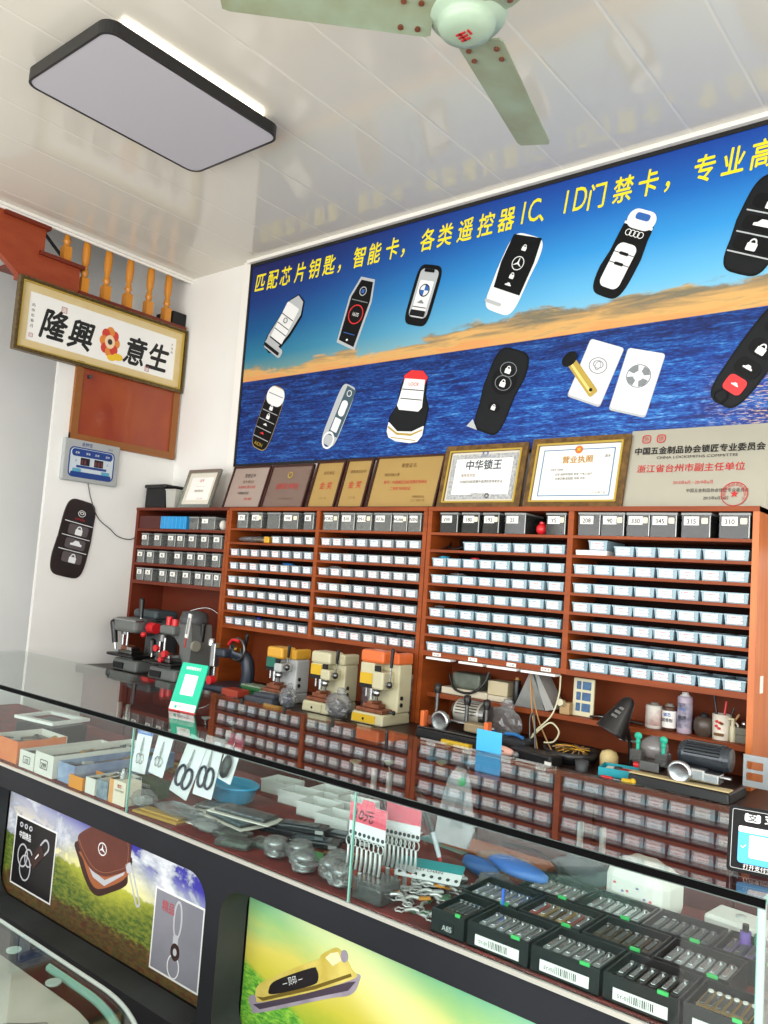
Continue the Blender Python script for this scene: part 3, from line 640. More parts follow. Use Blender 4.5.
# ================= wall clock panel =================
ck=T('wall_clock','grey electronic wall calendar clock with blue display panel beside the key sticker','clock',(XL,2.667,1.962),rot=(math.radians(0),0,PI/2))
b=B(); b.box(-.185,.185,-.03,0,0,.25,M('clock_grey','a9adad',.4),.008); b.build('case',ck)
b=B(); b.pr(rrp(0,.115,.30,.18,.03),-.0315,-.029,navy); b.pr(rrp(0,.115,.285,.165,.025),-.0322,-.031,M('clock_pale','c9d4dc',.4)); b.pr(rrp(0,.172,.27,.045,.02),-.0328,-.031,navy); b.pr(rrp(0,.045,.27,.028,.012),-.0328,-.031,navy)
for x in (-.045,.045): b.pr(rrp(x,.122,.06,.045,.002,1),-.0335,-.031,M('clock_window','2b1f26',.3))
for x in (-.095,.095): b.pr(rrp(x,.068,.055,.02,.002,1),-.0335,-.031,M('clock_cyan','5aa3bd',.4))
b.pr(rrp(0,.09,.20,.014,.002,1),-.0334,-.031,navy); b.build('display',ck)
b=B()
for x in (-.065,-.045,.025,.045,.065): text(b,'8',x,.107,.036,M('clock_digit','8f4a4a',.5),-.034,.7)
text(b,'金钟宝',-.04,.216,.024,navy,-.0305,bold=.01); text(b,'万年历',.115,.216,.013,navy,-.0305)
for x in (-.1,-.03,.03,.1): text(b,'星期',x,.166,.014,pw,-.0335)
text(b,'月',-.105,.118,.014,navy,-.033); text(b,'日',.105,.118,.014,navy,-.033); b.build('lettering',ck)
b=B(); b.tube([(0,-.012,.0),(.03,-.012,-.09),(.09,-.012,-.20),(.18,-.012,-.26),(.24,-.012,-.30),(.33,-.012,-.31),(.40,-.014,-.27)],.003,grey_dk); b.build('power_cord',ck)
# ================= wall key sticker =================
KS=(XL,2.617,1.625)
kst=T('key_sticker','big dark three button car key cut-out fixed on the white wall under the clock','sign',KS,rot=(0,0,PI/2))
bb=B(); k=KP(0,0,.465,.225,-9,0.0,bb)
def thick(P,m): bb.pr(k.P(P),-.008,0,m)
thick(egg(.92,1,.42),M('sticker_brown','2c1f1f',.3)); k.y=-.0082
k.poly([(u*.94,v*.96) for u,v in egg(.92,1,.42)],M('sticker_face','241c1d',.3))
bb.build('cutout',kst)
bb=B(); k2=KP(0,0,.465,.225,-9,-.009,bb)
k2.ringm(.04,.33,.02,.003,pw,sx=1.2); k2.ringm(.04,.335,.009,.003,pw,sx=1.5); k2.txt('TOYOTA',.02,.25,.016,pr_)
for v,f in ((.11,0),(-.07,1),(-.25,2)):
    k2.rr(.05,v+.0,.58,.13,.06,M('sticker_button','5b5456',.3)); k2.rr(.02,v+.088,.82,.009,.004,pw); (k2.carm if f==1 else k2.lock)(.07,v,.075 if f==1 else .05,pw)
bb.build('printed_buttons',kst)

# ================= workbench =================
BZ=.88
wbm=M('bench_top','33201a',.4,noise=(6,'221511',.8)); edge=M('bench_edge_black','1b1614',.4); maroon=M('maroon_laminate','5d2a2c',.35)
wb=T('workbench','long brown workbench behind the glass counter with maroon doors below','workbench',(-2.3,3.0,0))
b=B(); b.X=Matrix.Translation((2.3,-3.0,0)); b.box(XL+.002,-.25,2.725,W-.004,BZ-.03,BZ,wbm); b.box(XL+.002,-.25,2.715,2.725,BZ-.04,BZ+.004,edge); b.build('bench_top',wb)
b=B(); b.X=Matrix.Translation((2.3,-3.0,0)); b.box(XL+.01,-.28,2.78,W-.01,0,BZ-.031,wood_dk); b.build('carcass',wb)
for i in range(9):
    x0=XL+.02+.467*i; b=B(); b.X=Matrix.Translation((2.3,-3.0,0)); b.box(x0,x0+.455,2.76,2.779,.08,BZ-.05,maroon,.003); o=b.build('door',wb)
    b=B(); b.X=Matrix.Translation((2.3,-3.0,0)); xx=x0+(.42 if i%2==0 else .035); b.box(xx-.008,xx+.008,2.735,2.759,.62,.72,white,.004); b.build('handle',o)

# ================= cabinets =================
CF=3.03
def cab(name,label,x0,x1,loc): return T(name,label,'cabinet',(loc,3.15,BZ))
def cb(c): b=B(); b.X=Matrix.Translation((-c[0],-3.15,-BZ)); return b
# left narrow unit
c1=(-4.06,)
ca=T('key_cabinet','narrow dark wood cabinet at the left end, open bay over two grey key machines','cabinet',(c1[0],3.15,BZ))
b=cb(c1); b.box(XL+.003,XL+.028,CF,W-.006,BZ+.001,1.856,wood_dk); b.build('side_panel',ca)
b=cb(c1); b.box(-3.632,-3.612,CF,W-.006,BZ+.001,1.856,wood); b.build('side_panel',ca)
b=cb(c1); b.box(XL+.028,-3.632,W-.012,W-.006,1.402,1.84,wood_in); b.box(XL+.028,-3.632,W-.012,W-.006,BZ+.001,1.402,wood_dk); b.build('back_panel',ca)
b=cb(c1); b.box(XL+.003,-3.612,CF-.004,W-.006,1.84,1.8565,wood_dk); b.build('top_panel',ca)
for z in (1.726,1.618,1.512,1.402):
    b=cb(c1); b.box(XL+.028,-3.632,CF,W-.012,z-.016 if z>1.41 else z-.02,z,wood_dk); b.build('shelf',ca)
ROWZ=[1.662,1.586,1.511,1.435,1.36,1.283,1.207]
ROWN=['top','second','third','fourth','fifth','sixth','bottom']
def unit(label,x0,x1,mid,low):
    c=((x0+x1)/2,)
    u=T('key_cabinet',label,'cabinet',(c[0],3.15,BZ))
    for a,e,ml in ((x0,x0+.022,wood),(x1-.022,x1,wood_lit if x1>-1 else wood)):
        b=cb(c); b.box(a,e,CF,W-.006,BZ+.001,1.856,ml); b.build('side_panel',u)
    b=cb(c); b.box(mid-.012,mid+.012,CF,W-.012,1.186,1.838,wood); b.build('divider',u)
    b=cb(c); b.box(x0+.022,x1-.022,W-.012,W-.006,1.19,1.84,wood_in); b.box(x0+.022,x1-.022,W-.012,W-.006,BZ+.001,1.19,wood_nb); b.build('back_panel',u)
    b=cb(c); b.box(x0,x1,CF-.004,W-.006,1.838,1.8565,wood_h); b.build('top_panel',u)
    for z in [1.74]+ROWZ:
        for a,e in ((x0+.022,mid-.012),(mid+.012,x1-.022)):
            lowest=abs(z-1.207)<.01
            b=cb(c); b.box(a,e,CF,W-.012,z-(.022 if lowest else .0115),z,wood_h); b.build('shelf',u)
    if low:
        b=cb(c); b.box(x0+.022,x1-.022,3.08,W-.012,1.0,1.02,wood_h); b.build('lower_shelf',u)
    return u
U2=unit('orange brown wooden cabinet of two tray bays over the cream key machines',-3.610,-2.222,-2.914,False)
U3=unit('orange brown wooden cabinet of two tray bays at right above the jar shelf',-2.218,-.790,-1.505,True)
# label strip and white rails under the third unit
for i,(a,e) in enumerate(((-2.165,-2.035),(-1.99,-1.868),(-1.848,-1.704),(-1.685,-1.53))):
    a,e=a,e; b=B(); b.box(a,e,CF-.022,CF+.03,1.172,1.182,white,.002); o=b.build('white_rail',None); tag(o,['first','second','third','fourth'][i]+' white plastic rail from the left under the middle tray bay','rail','white rails under the trays')
for i,x in enumerate((-2.12,-1.93,-1.74,-1.58)):
    b=B(); b.box(x-.022,x+.022,CF-.0035,CF-.0005,1.187,1.202,paper); text(b,('A102','B215','C330','D418')[i],x,1.190,.012,inkblack,CF-.004,sx=1.2); tag(b.build('shelf_label'),'small white label on the lowest shelf edge, '+['first','second','third','fourth'][i]+' from left','label','shelf edge labels')
# ================= trays =================
def labelmat(name,c1,cx):
    n=NT(name,.5); s=n.noise(150,(1,1,.8),3,.7); lines=n.math('SINE',n.math('MULTIPLY',n.z(),520.)); 
    t=n.math('MULTIPLY',n.step(s,.45,.52),n.step(lines,.0,.3))
    return n.done(n.mix(n.math('MULTIPLY',t,.85),c1,cx))
LM=[labelmat('tray_label_red','f7f6f8','d0808a'),labelmat('tray_label_blue','f2f6fa','86a4c0'),labelmat('tray_label_plain','f6f6f4','a6a6a4')]
trm=[M('tray_clear_grey','8d979d',.3),M('tray_clear_blue','92aeba',.3)]
blank=M('key_blanks','5b4a3c',.35,.7,noise=(60,'2a2320',.9))
def make_tray(w,h=.036,mt=trm[0],ml=LM[0],d=.17):
    t=T('parts_tray',None,None)
    b=B(); k=.90
    a,e=w/2,w/2*k
    def shell(): # tapered open box, wide rim on top
        P=[(-e,0.004),(e,.004),(e,d),(-e,d)]; Q=[(-a,-.0),(a,-.0),(a,d),(-a,d)]
        vs=[(x,y,0) for x,y in P]+[(x,y,h) for x,y in Q]
        tt=.0022; P2=[(-e+tt,.004+tt),(e-tt,.004+tt),(e-tt,d-tt),(-e+tt,d-tt)]; Q2=[(-a+tt,tt),(a-tt,tt),(a-tt,d-tt),(-a+tt,d-tt)]
        vs+=[(x,y,tt) for x,y in P2]+[(x,y,h) for x,y in Q2]
        fs=[(3,2,1,0)]+[(i,(i+1)%4,(i+1)%4+4,i+4) for i in range(4)]+[(i+4,(i+1)%4+4,(i+1)%4+12,i+12) for i in range(4)]+[((i+1)%4+8,i+8,i+12,(i+1)%4+12) for i in range(4)]+[(8,9,10,11)]
        b._add(vs,fs,mt)
        b.box(-a-.0015,a+.0015,-.002,.001,h-.005,h,mt)
    shell(); b.box(-e+.004,e-.004,.012,d-.01,.003,h*.72,blank); b.build('tray',t)
    b=B(); b.X=Matrix.Rotation(math.atan2(.004,h),4,'X'); b.box(-w*.37,w*.30,.0015,.003,.004,h-.005,ml); b.build('label_card',t); return t
protos={}
def tray(w,mi,li,x,z,label,yaw=0.,y=3.034,group='key blank trays in the cabinets'):
    k=(w,mi,li)
    if k not in protos:
        protos[k]=make_tray(w,.038,trm[mi],LM[li]); o=protos[k]
    else: o=copytree(protos[k])
    o.location=(x,y,z+.0006); o.rotation_euler=(0,0,yaw); tag(o,label,'tray',group); return o
ORD=['first','second','third','fourth','fifth','sixth','seventh','eighth']
bays=[('left bay of the middle cabinet',-3.585,-2.93,.068),('right bay of the middle cabinet',-2.897,-2.25,.072),('left bay of the right cabinet',-2.19,-1.525,.074),('right bay of the right cabinet',-1.487,-.82,.0785)]
for bi,(bn,a,e,w) in enumerate(bays):
    pit=(e-a)/8
    for r in range(7):
        for c in range(8):
            if bi==0 and r==0 and c<4: continue
            if bi==2 and r==0 and c<2: continue
            if bi==3 and r==0 and c<2: continue
            x=a+pit*(c+.5)+random.uniform(-.002,.002)
            li=2 if random.random()<.3 else (0 if random.random()<.6 else 1)
            lab=f"{ORD[c]} tray from left, {ROWN[r]} tray row, {bn}"
            tray(w,1 if bi>=2 else 0,li,x,ROWZ[r],lab,random.uniform(-.03,.03),3.034+random.uniform(0,.006))
# odd items in the top row of bays
b=B(); b.lumps((0,0,.021),(.30,.12,.041),bagp,3,amp=.15); b.lumps((.05,0,.017),(.17,.08,.032),M('gold_keys','c9a050',.3,.8,noise=(60,'5a4420',.9)),5,amp=.1); b.box(.10,.14,-.05,.05,.002,.036,M('gold_box','e4b23c',.3,.3),.002); tag(b.build('bag_of_blanks',None,(-3.43,3.10,1.6625)),'clear bag of golden key blanks lying in the top row of the left middle bay','bag')
b=B()
for q in range(4): b.tube([(-.08+.02*q,0,.004),(-.04,.03,.02+.008*q),(0,-.02,.006),(.04+.01*q,.02,.025),(.07,-.01,.004)],.0025,black)
tag(b.build('cable_bundle',None,(-2.105,3.09,1.662)),'tangle of thin black cable in the empty left end of the top tray row','cable')
b=B(); b.box(-.065,.065,0,.15,0,.011,paper,.002); b.box(-.066,.066,-.001,.15,.011,.02,white,.002); tag(b.build('card_stack',None,(-1.415,3.036,1.6625)),'flat stack of white cards under the raised grey tray in the top row','cards')
tray(.0785,1,0,-1.392,1.6835,'raised grey tray standing on the stack of white cards in the top row',0,3.045)
# glassy bits lying on trays
for i,(x,z,m,sz,lb) in enumerate(((-2.15,1.625,M('cyan_packet','35b4e0',.3),(.05,.04,.012),'small cyan packet lying on the second row trays at far left of the right cabinet'),(-1.985,1.625,red,(.045,.03,.010),'red slip lying on the third tray of the second row'),(-2.07,1.549,bagp,(.08,.05,.014),'clear plastic bag on the third row trays by the tall post'),(-3.16,1.549,M('blue_twist','2a78c8',.3),(.08,.05,.014),'bright blue plastic packet on the third row of the middle cabinet'),(-3.35,1.2455,M('violet_clip','3a3aa6',.3),(.03,.03,.014),'dark blue clip resting on a bottom row tray of the middle cabinet'),(-2.82,1.549,bagp,(.09,.05,.013),'crumpled clear bag on third row trays of the right middle bay'),(-2.16,1.3985,bagp,(.05,.05,.014),'crinkled foil strip on the fifth row trays by the tall post'))):
    b=B(); b.lumps((0,0,sz[2]/2),sz,m,i+20,amp=.3); o=b.build('packet',None,(x,3.085,z)); tag(o,lb,'packet')
# ================= big clear boxes =================
cont=[M('contents_brown','3d2318',.5,noise=(30,'8c6a48',.9)),M('contents_dark','1c1a19',.45,noise=(45,'7a6f62',.9)),M('contents_metal','8d8c88',.4,.1,noise=(60,'d5d2ca',.9))]
def clear_box(x,z,w,h,label,tx,ci,group,d=.16,lab2=True,y=3.036):
    t=T('clear_box',label,'box',(x,y,z+.0006),random.uniform(-.04,.04),group=group)
    glass_pl2=globals()['glass_pl2'] if x<-2.2 else glass_pl3
    if x>-2.2 and ci==2: ci=1
    b=B(); tt=.002
    b.box(-w/2,w/2,0,tt,0,h,glass_pl2); b.box(-w/2,w/2,d-tt,d,0,h,glass_pl2); b.box(-w/2,-w/2+tt,tt,d-tt,0,h,glass_pl2); b.box(w/2-tt,w/2,tt,d-tt,0,h,glass_pl2); b.box(-w/2,w/2,0,d,-.0001,tt,glass_pl2); b.build('box_body',t)
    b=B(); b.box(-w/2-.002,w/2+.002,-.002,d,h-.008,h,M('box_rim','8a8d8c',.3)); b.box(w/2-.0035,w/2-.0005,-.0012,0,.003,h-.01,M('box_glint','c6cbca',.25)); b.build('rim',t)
    b=B(); b.box(-w/2+.004,w/2-.004,.006,d-.006,.003,h*.62,cont[ci]); b.lumps((0,d/2,h*.62),(w*.8,d*.8,h*.4),cont[ci],int(x*100)&63,amp=.3); 
    rd=random.Random(int(x*1000))
    for q in range(7):
        x0=rd.uniform(-w*.4,w*.4); z0=rd.uniform(.006,h*.6); b.cyl((x0,.0045,z0),(x0+rd.uniform(-.015,.015),.0045,z0+rd.uniform(-.008,.02)),.0012,brass if q%2 else steel,n=6)
    b.build('contents',t)
    if tx:
        b=B(); lw=min(w*.62,.055); b.box(-w*.42,-w*.42+lw,-.0016,-.0003,h*.5,h*.85,paper); text(b,tx,-w*.42+lw/2,h*.56,h*.27,inkblack,-.002,sx=.95,bold=.015); b.build('label_card',t)
    if lab2:
        b=B(); b.pr(rrp(w*.30,h*.68,w*.22,h*.24,.004),-.0016,-.0003,M('sticker_cream','efe3c4',.6)); b.build('sticker',t)
G='clear boxes in the top compartments'
for i,(x,tx,w,ci) in enumerate(((-3.50,'TY',.085,2),(-3.385,'HD',.085,1),(-3.25,'',.10,1),(-3.12,'VW',.11,1),(-2.985,'BK',.07,1))): clear_box(x,1.74,w,.088,f'clear box, {ORD[i]} from left, above the left middle tray bay',tx,ci,G,lab2=i%2==1)
for i,(x,tx,w,ci) in enumerate(((-2.83,'FORD',.10,2),(-2.715,'B10',.088,2),(-2.61,'KM-12',.10,2),(-2.49,'RF36',.105,1),(-2.385,'HU66',.085,1),(-2.298,'NSN',.075,1))): clear_box(x,1.74,w,.088,f'clear box, {ORD[i]} from left, above the right middle tray bay',tx,ci,G,lab2=i%2==0)
for i,(x,tx,w,ci) in enumerate(((-2.105,'VW',.095,1),(-1.99,'180',.088,1),(-1.885,'193',.082,1),(-1.765,'25',.098,1),(-1.575,'YS',.088,0))): clear_box(x,1.74,w,.09,f'clear box, {ORD[i]} from left, above the left bay of the right cabinet',tx,ci,G,lab2=i!=3 and i!=0)
for i,(x,tx,w,ci) in enumerate(((-1.428,'208',.092,1),(-1.33,'90',.095,0),(-1.228,'330',.09,1),(-1.13,'345',.098,1),(-1.01,'315',.105,1),(-.875,'310',.105,1))): clear_box(x,1.74,w,.092,f'clear box, {ORD[i]} from left, above the right bay of the right cabinet',tx,ci,G,lab2=i!=0)
b=B(); b.sph((0,0,.025),.025,red,(1,1,1)); b.cyl((0,0,.045),(0,0,.055),.012,red); tag(b.build('red_ball',None,(-1.655,3.07,1.7405)),'round red plastic ball beside the rightmost clear box of the left bay','ball')
b=B(); b.box(-.11,.11,0,.2,0,.08,M('dark_red_card','4c1c18',.6),.003); tag(b.build('card_box',None,(-4.365,3.035,1.7265)),'dark maroon box at the left end of the upper shelf','box')
t=T('drawer_tray','bright blue translucent organiser box on the top shelf of the left cabinet','box',(-4.13,3.035,1.7265))
b=B(); b.box(-.125,.125,0,.18,0,.078,M('blue_clear','2d93d2',.2),.004); b.build('box_body',t); b=B()
for q in range(7): b.box(-.12+.038*q,-.117+.038*q,-.002,.0,.004,.074,M('blue_rib','59b2e4',.3))
b.build('rib',t)
clear_box(-3.93,1.7265,.085,.075,'clear box beside the blue organiser on the upper left shelf','',2,'small clear boxes in the left cabinet',lab2=False)
clear_box(-3.80,1.7265,.13,.075,'clear box with a white card near the first post on the upper left shelf',' 6 ',2,'small clear boxes in the left cabinet',lab2=False)
b=B(); b.sph((0,0,.03),.03,M('tape_white','d8d5cc',.5),(.6,1,1)); tag(b.build('tape_roll',None,(-3.685,3.06,1.7265)),'pale roll squeezed against the first cabinet post','tape')
for r,(z,xs) in enumerate(((1.618,(-4.40,-4.27,-4.13,-4.04,-3.93,-3.815,-3.70)),(1.512,(-4.43,-4.33,-4.20,-4.05,-3.93,-3.83,-3.70)),(1.402,(-4.42,-4.33,-4.185,-4.08,-3.955,-3.84,-3.75,-3.675)))):
    for i,x in enumerate(xs):
        clear_box(x,z,.075 if x<-3.68 else .06,.078,f'small clear box, {ORD[i]} from left, {["second","third","lowest"][r]} shelf of the left cabinet',str(random.randint(1,9))+'K',2,'small clear boxes in the left cabinet',lab2=False)
# ================= key machines on the bench =================
BT=BZ+.0006
def lever(b,p0,p1,mg=black,r=.004,gr=.010,k=.5):
    p0=Vector(p0);p1=Vector(p1);m=p0.lerp(p1,k); b.cyl(p0,p1,r,steel); b.cyl(m,p1,gr*.8,mg,r1=gr); b.sph(p1,gr,mg)
def upright(label,x,y,h,bodym,capm,platem,rz=0.,plate_txt=True,lev=True,wd=.17,win=None):
    t=T('key_machine',label,'key cutting machine',(x,y,BT),rz)
    w=wd/2
    b=B(); b.box(-w-.012,w+.03,-.125,.11,0,.048,bodym,.008,.96); b.build('base',t)
    b=B(); b.box(-w,w-.02,-.1275,-.1235,.006,.04,platem); b.sph((-.01,-.129,.022),.006,blackm); b.build('drawer_plate',t)
    b=B(); b.box(-w+.005,w+.01,-.11,-.02,.05,.066,rusty,.003); b.box(-.05,.055,-.09,-.03,.066,.085,rusty,.003); b.box(-.015,.02,-.10,-.02,.085,.095,rusty,.002); b.cyl((w+.0,-.06,.058),(w+.045,-.06,.058),.006,steel_dk); b.sph((w+.048,-.06,.058),.010,blackm); b.build('vise_table',t)
    b=B(); b.box(-w,w+.028,-.005,.105,.048,h-.055,bodym,.008); b.build('column',t)
    b=B(); b.box(-w,w*.1,-.085,-.005,.165,h-.055,bodym,.006); b.box(w*.1,w*.95,-.10,-.005,.15,h*.72,bodym,.008); b.box(w*.2,w*.6,-.095,-.08,h*.72,h*.80,blackm,.003); b.build('head',t)
    b=B(); b.box(-w-.002,w*.8,-.088,.03,h-.055,h,capm,.012); b.box(w*.8+.004,w+.03,-.02,.107,h-.055,h-.006,capm,.008); b.build('cap',t)
    b=B(); b.box(-w+.004,w*.08,-.089,-.0855,.168,.215,win or yellow); b.build('warning_label',t)
    b=B(); b.box(-w+.004,w*.08,-.092,-.0855,.150,.167,blackm)
    b.cyl((-.02,-.06,.10),(-.02,-.06,.165),.012,steel); b.cyl((.02,-.065,.098),(.02,-.065,.15),.008,steel_dk); b.cyl((-.055,-.06,.11),(-.055,-.06,.165),.006,steel); b.rev([(.016,.118),(.022,.124),(.022,.138),(.016,.144)],steel,(.02,-.065,0)); b.build('spindle',t)
    if lev:
        b=B(); b.sph((w+.02,-.075,.175),.016,steel_dk); b.cyl((w-.01,-.075,.175),(w+.03,-.075,.175),.008,steel); lever(b,(w+.02,-.075,.175),(w+.032,-.08,h+.01)); b.build('lever',t)
    b=B(); b.cyl((w+.029,.02,.085),(w+.036,.02,.085),.009,blackm); b.cyl((w+.029,.02,.115),(w+.036,.02,.115),.009,blackm); b.build('switch',t)
    t.scale=(.86,.84,1.0)
    return t
upright('cream key machine with bright orange cap and yellow plates, tallest in the middle',-2.315,2.90,.315,cream,orange,yellow)
upright('cream key machine with plain cream cap and yellow warning label',-2.63,2.905,.275,cream,cream,cream,0.,True,True,.155)
upright('pale key machine with amber yellow cap and green window',-2.935,2.90,.265,lgrey,amber,red,0.,True,True,.14,M('window_green','1d6a58',.3))
def gantry(label,x,y,h,kind):
    t=T('key_machine',label,'key cutting machine',(x,y,BT))
    b=B(); b.box(-.115,.115,-.10,.17,0,.065,grey,.012,.94); b.box(-.09,.0,-.104,-.0985,.012,.045,blackm); b.build('base',t)
    b=B(); b.box(-.135,.105,-.125,.02,.078,.095,black,.008); b.box(-.05,.05,-.08,.0,.064,.08,steel_dk); b.box(-.06,.06,-.10,-.02,.095,.115,steel_dk,.004); b.box(-.045,.0,-.095,-.03,.115,.14,rusty,.004); b.box(.005,.05,-.095,-.03,.115,.135,steel,.004); b.build('vise_table',t)
    b=B()
    if kind==0:
        b.box(-.02,.115,.03,.16,.06,.27,grey_dk,.018)
    else:
        b.pr([(-.02,.06),(.115,.06),(.125,.20),(.11,.30),(.02,.315),(-.10,.30),(-.11,.235),(-.02,.225),(.03,.18),(.035,.12)],-.02,.11,grey)
    b.build('column',t)
    b=B()
    if kind==0:
        b.box(-.12,.09,-.11,.14,.215,.295,grey,.02); b.box(-.123,.093,-.113,.06,.278,.287,steel,.003)
    else:
        b.rev([(.07,.30),(.075,.32),(.06,.365),(.03,.37)],grey_dk,(.05,.04,0)); b.box(-.10,.02,-.06,.06,.235,.285,grey,.012)
    b.build('head',t)
    if kind==0:
        b=B(); b.box(-.10,.11,.0,.15,.295,.345,M('hood_slate','3f4a4e',.35),.015); b.build('motor_hood',t)
    b=B()
    for xx in (-.06,-.02): b.cyl((xx,-.075,.14),(xx,-.075,.22),.007,steel)
    b.cyl((-.04,-.075,.20),(-.04,-.075,.235),.022,steel_dk); b.build('spindle',t)
    b=B()
    if kind==0:
        b.cyl((.10,-.02,.25),(.155,-.02,.25),.032,red,r1=.03); b.cyl((.09,-.02,.25),(.10,-.02,.25),.05,grey_dk); b.sph((.13,-.08,.215),.016,red)
    else:
        for q in (((-.06,-.03,.285),(-.06,-.03,.33),.016),((-.01,-.03,.285),(-.01,-.03,.32),.018),((-.07,-.098,.16),(-.07,-.08,.16),.018),((.02,-.11,.14),(.02,-.09,.14),.018),((.0,-.115,.108),(.0,-.1,.108),.014)):
            b2=B(); b2.cyl(q[0],q[1],q[2],red); b2.build('knob',t)
        b.cyl((.125,.0,.19),(.14,.0,.19),.028,M('dial_grey','9c9a8c',.4))
    b.build('knob',t)
    b=B(); lever(b,(-.10,-.09,.11),(-.125,-.10,.26) if kind==0 else (-.12,-.08,.19),black,.006,.019,.25); b.build('lever',t)
    b=B(); lever(b,(.05,-.05,.29) if kind==0 else (.115,.05,.2),(.045,-.05,.40) if kind==0 else (.118,.05,.30),black,.006,.014,.1); o=b.build('lever',t)
    if kind==0:
        b=B(); b.box(.035,.075,.026,.029,.125,.145,yellow); b.build('name_plate',t)
    t.scale=(1.08,1.08,1.03)
    return t
gantry('large grey key machine at the far left by the white wall, red side knob',-4.165,2.915,.38,0)
gantry('large grey C framed key machine under the small white lamp, red top knobs',-3.765,2.885,.37,1)
# small navy twin spindle machine
nv=M('navy_casting','28303e',.35)
t=T('key_machine','small dark navy key machine with red knob and spoked wheel by the first post','key cutting machine',(-3.33,2.885,BT))
b=B(); b.box(-.10,.12,-.11,.11,0,.035,nv,.012,.95); b.build('base',t)
b=B(); b.tube([(.07,.06,.02),(.08,.06,.10),(.06,.05,.17),(.0,.0,.20)],.035,nv,10); b.box(-.05,.03,-.07,.03,.17,.215,nv,.012); b.build('column',t)
b=B(); b.box(-.055,-.02,-.09,-.055,.12,.24,steel,.004); b.cyl((-.075,-.07,.04),(-.075,-.07,.22),.010,black); b.rev([(.018,.225),(.018,.25),(.012,.262)],steel,(-.075,-.07,0)); b.cyl((-.035,-.07,.07),(-.035,-.07,.125),.007,steel); b.build('spindle',t)
b=B(); b.cyl((-.02,-.115,.055),(-.02,-.085,.055),.022,red); b.sph((-.12,-.08,.045),.016,red); b.sph((-.11,-.1,.02),.014,red); b.build('knob',t)
b=B(); b.tube([(.05+.055*math.cos(2*PI*q/12),.0,.215+.055*math.sin(2*PI*q/12)) for q in range(12)],.008,steel_dk,closed=True,res=2); b.cyl((.04,0,.215),(.06,0,.215),.015,brass); b.tube([(-.01,-.01,.235),(.02,-.012,.262),(.07,-.01,.26)],.008,red); b.build('wheel',t)
b=B(); lever(b,(.07,.03,.20),(.085,.03,.29),black,.006,.011,.2); b.build('lever',t)
# horizontal duplicators
def duplicator(label,x,y,dark):
    t=T('key_machine',label,'key cutting machine',(x,y,BT))
    b=B(); b.box(-.19,.19,-.12,.10,0,.045,black,.008,.98); b.box(-.185,.185,-.115,-.06,.046,.052,M('cream_dust','cdbb8d',.8) if dark else steel_dk,.002); b.build('base',t)
    mm=M('motor_blueblack','3b4148',.28,.3) if dark else M('motor_silver','b9b6ab',.35,.4)
    b=B(); L=(-.02,.13) if dark else (-.06,.07); zc=.145 if dark else .125; r=.055
    b.rev([(r,L[0]),(r,L[1])],mm,(0,.03,zc),26,'x',cap=False); b.rev([(.018,L[0]-.022),(r*.85,L[0]-.016),(r*.97,L[0])],steel_dk if not dark else mm,(0,.03,zc),26,'x',smooth=False); b.rev([(r*.97,L[1]),(r*.85,L[1]+.02),(.014,L[1]+.024)],steel_dk if not dark else mm,(0,.03,zc),26,'x',smooth=False)
    for q in range(14):
        a=PI*.0+PI*q/13; b.obox(((L[0]+L[1])/2,.03-(r+.001)*math.cos(a),zc+(r+.001)*math.sin(a)),(L[1]-L[0]-.02,.0035,.0035),steel_dk if not dark else black,(a,0,0))
    b.box(-.02,.06,.0,.06,.045,zc-.03,black,.004); b.build('motor',t)
    b=B(); b.cyl((-.17,-.04,.085),(.17,-.04,.085),.008,steel); b.box(-.16,-.08,-.085,-.02,.06,.10,steel_dk if dark else rusty,.004); b.box(.04,.14,-.085,-.02,.06,.10,steel if dark else M('vise_tan','9c8a6c',.5,.4),.006); b.build('carriage',t)
    b=B(); b.rev([(.010,-.02),(.045,-.018),(.047,.0),(.04,.006),(.034,.004),(.008,.004)],steel,(.0 if dark else -.08,-.095,.085),26,'y',sc=(1,-1,1)) if True else None; b.build('cutter_guard',t)
    if not dark:
        for sx in (-.165,.165):
            b=B(); b.box(sx-.01,sx+.01,-.11,-.075,.05,.12,orange,.003); b.build('clamp_handle',t)
        for sx,zz in ((-.13,.22),(.03,.19),(.13,.185)):
            b=B(); b.cyl((sx,-.05,.10),(sx,-.05,zz-.01),.009,steel_dk); b.rev([(.014,zz-.02),(.017,zz),(.015,zz+.02),(.006,zz+.024)],black,(sx,-.05,0)); b.build('clamp_knob',t)
    else:
        for sx in (-.175,-.075):
            b=B(); b.cyl((sx,-.06,.14),(sx,-.06,.185),.007,teal); b.sph((sx,-.06,.195),.016,teal,(1,.5,1)); b.sph((sx,-.06,.172),.010,teal); b.build('clamp_knob',t)
            b=B(); b.box(sx-.022,sx+.022,-.085,-.03,.095,.140,glass_pl,.003); b.build('guard_block',t)
        b=B(); b.lumps((-.125,-.02,.15),(.11,.10,.10),bagp,9,amp=.08); b.box(-.19,-.055,-.075,-.01,.088,.096,glass_pl); b.build('chip_shield',t)
        b=B(); b.cyl((.08,-.06,.09),(.12,-.06,.09),.006,steel); b.box(.02,.09,-.09,-.03,.06,.11,steel,.008); b.build('cutter_head',t)
        b=B(); b.cyl((-.185,-.06,.075),(-.15,-.06,.075),.014,red); b.build('adjuster',t)
    t.scale=(.88,.88,.80) if dark else (.92,.92,.9)
    return t
duplicator('horizontal key duplicator with silver ribbed motor and orange red handles',-1.84,2.87,False)
duplicator('horizontal key duplicator with dark blue motor, chrome disc and green knobs',-.945,2.855,True)
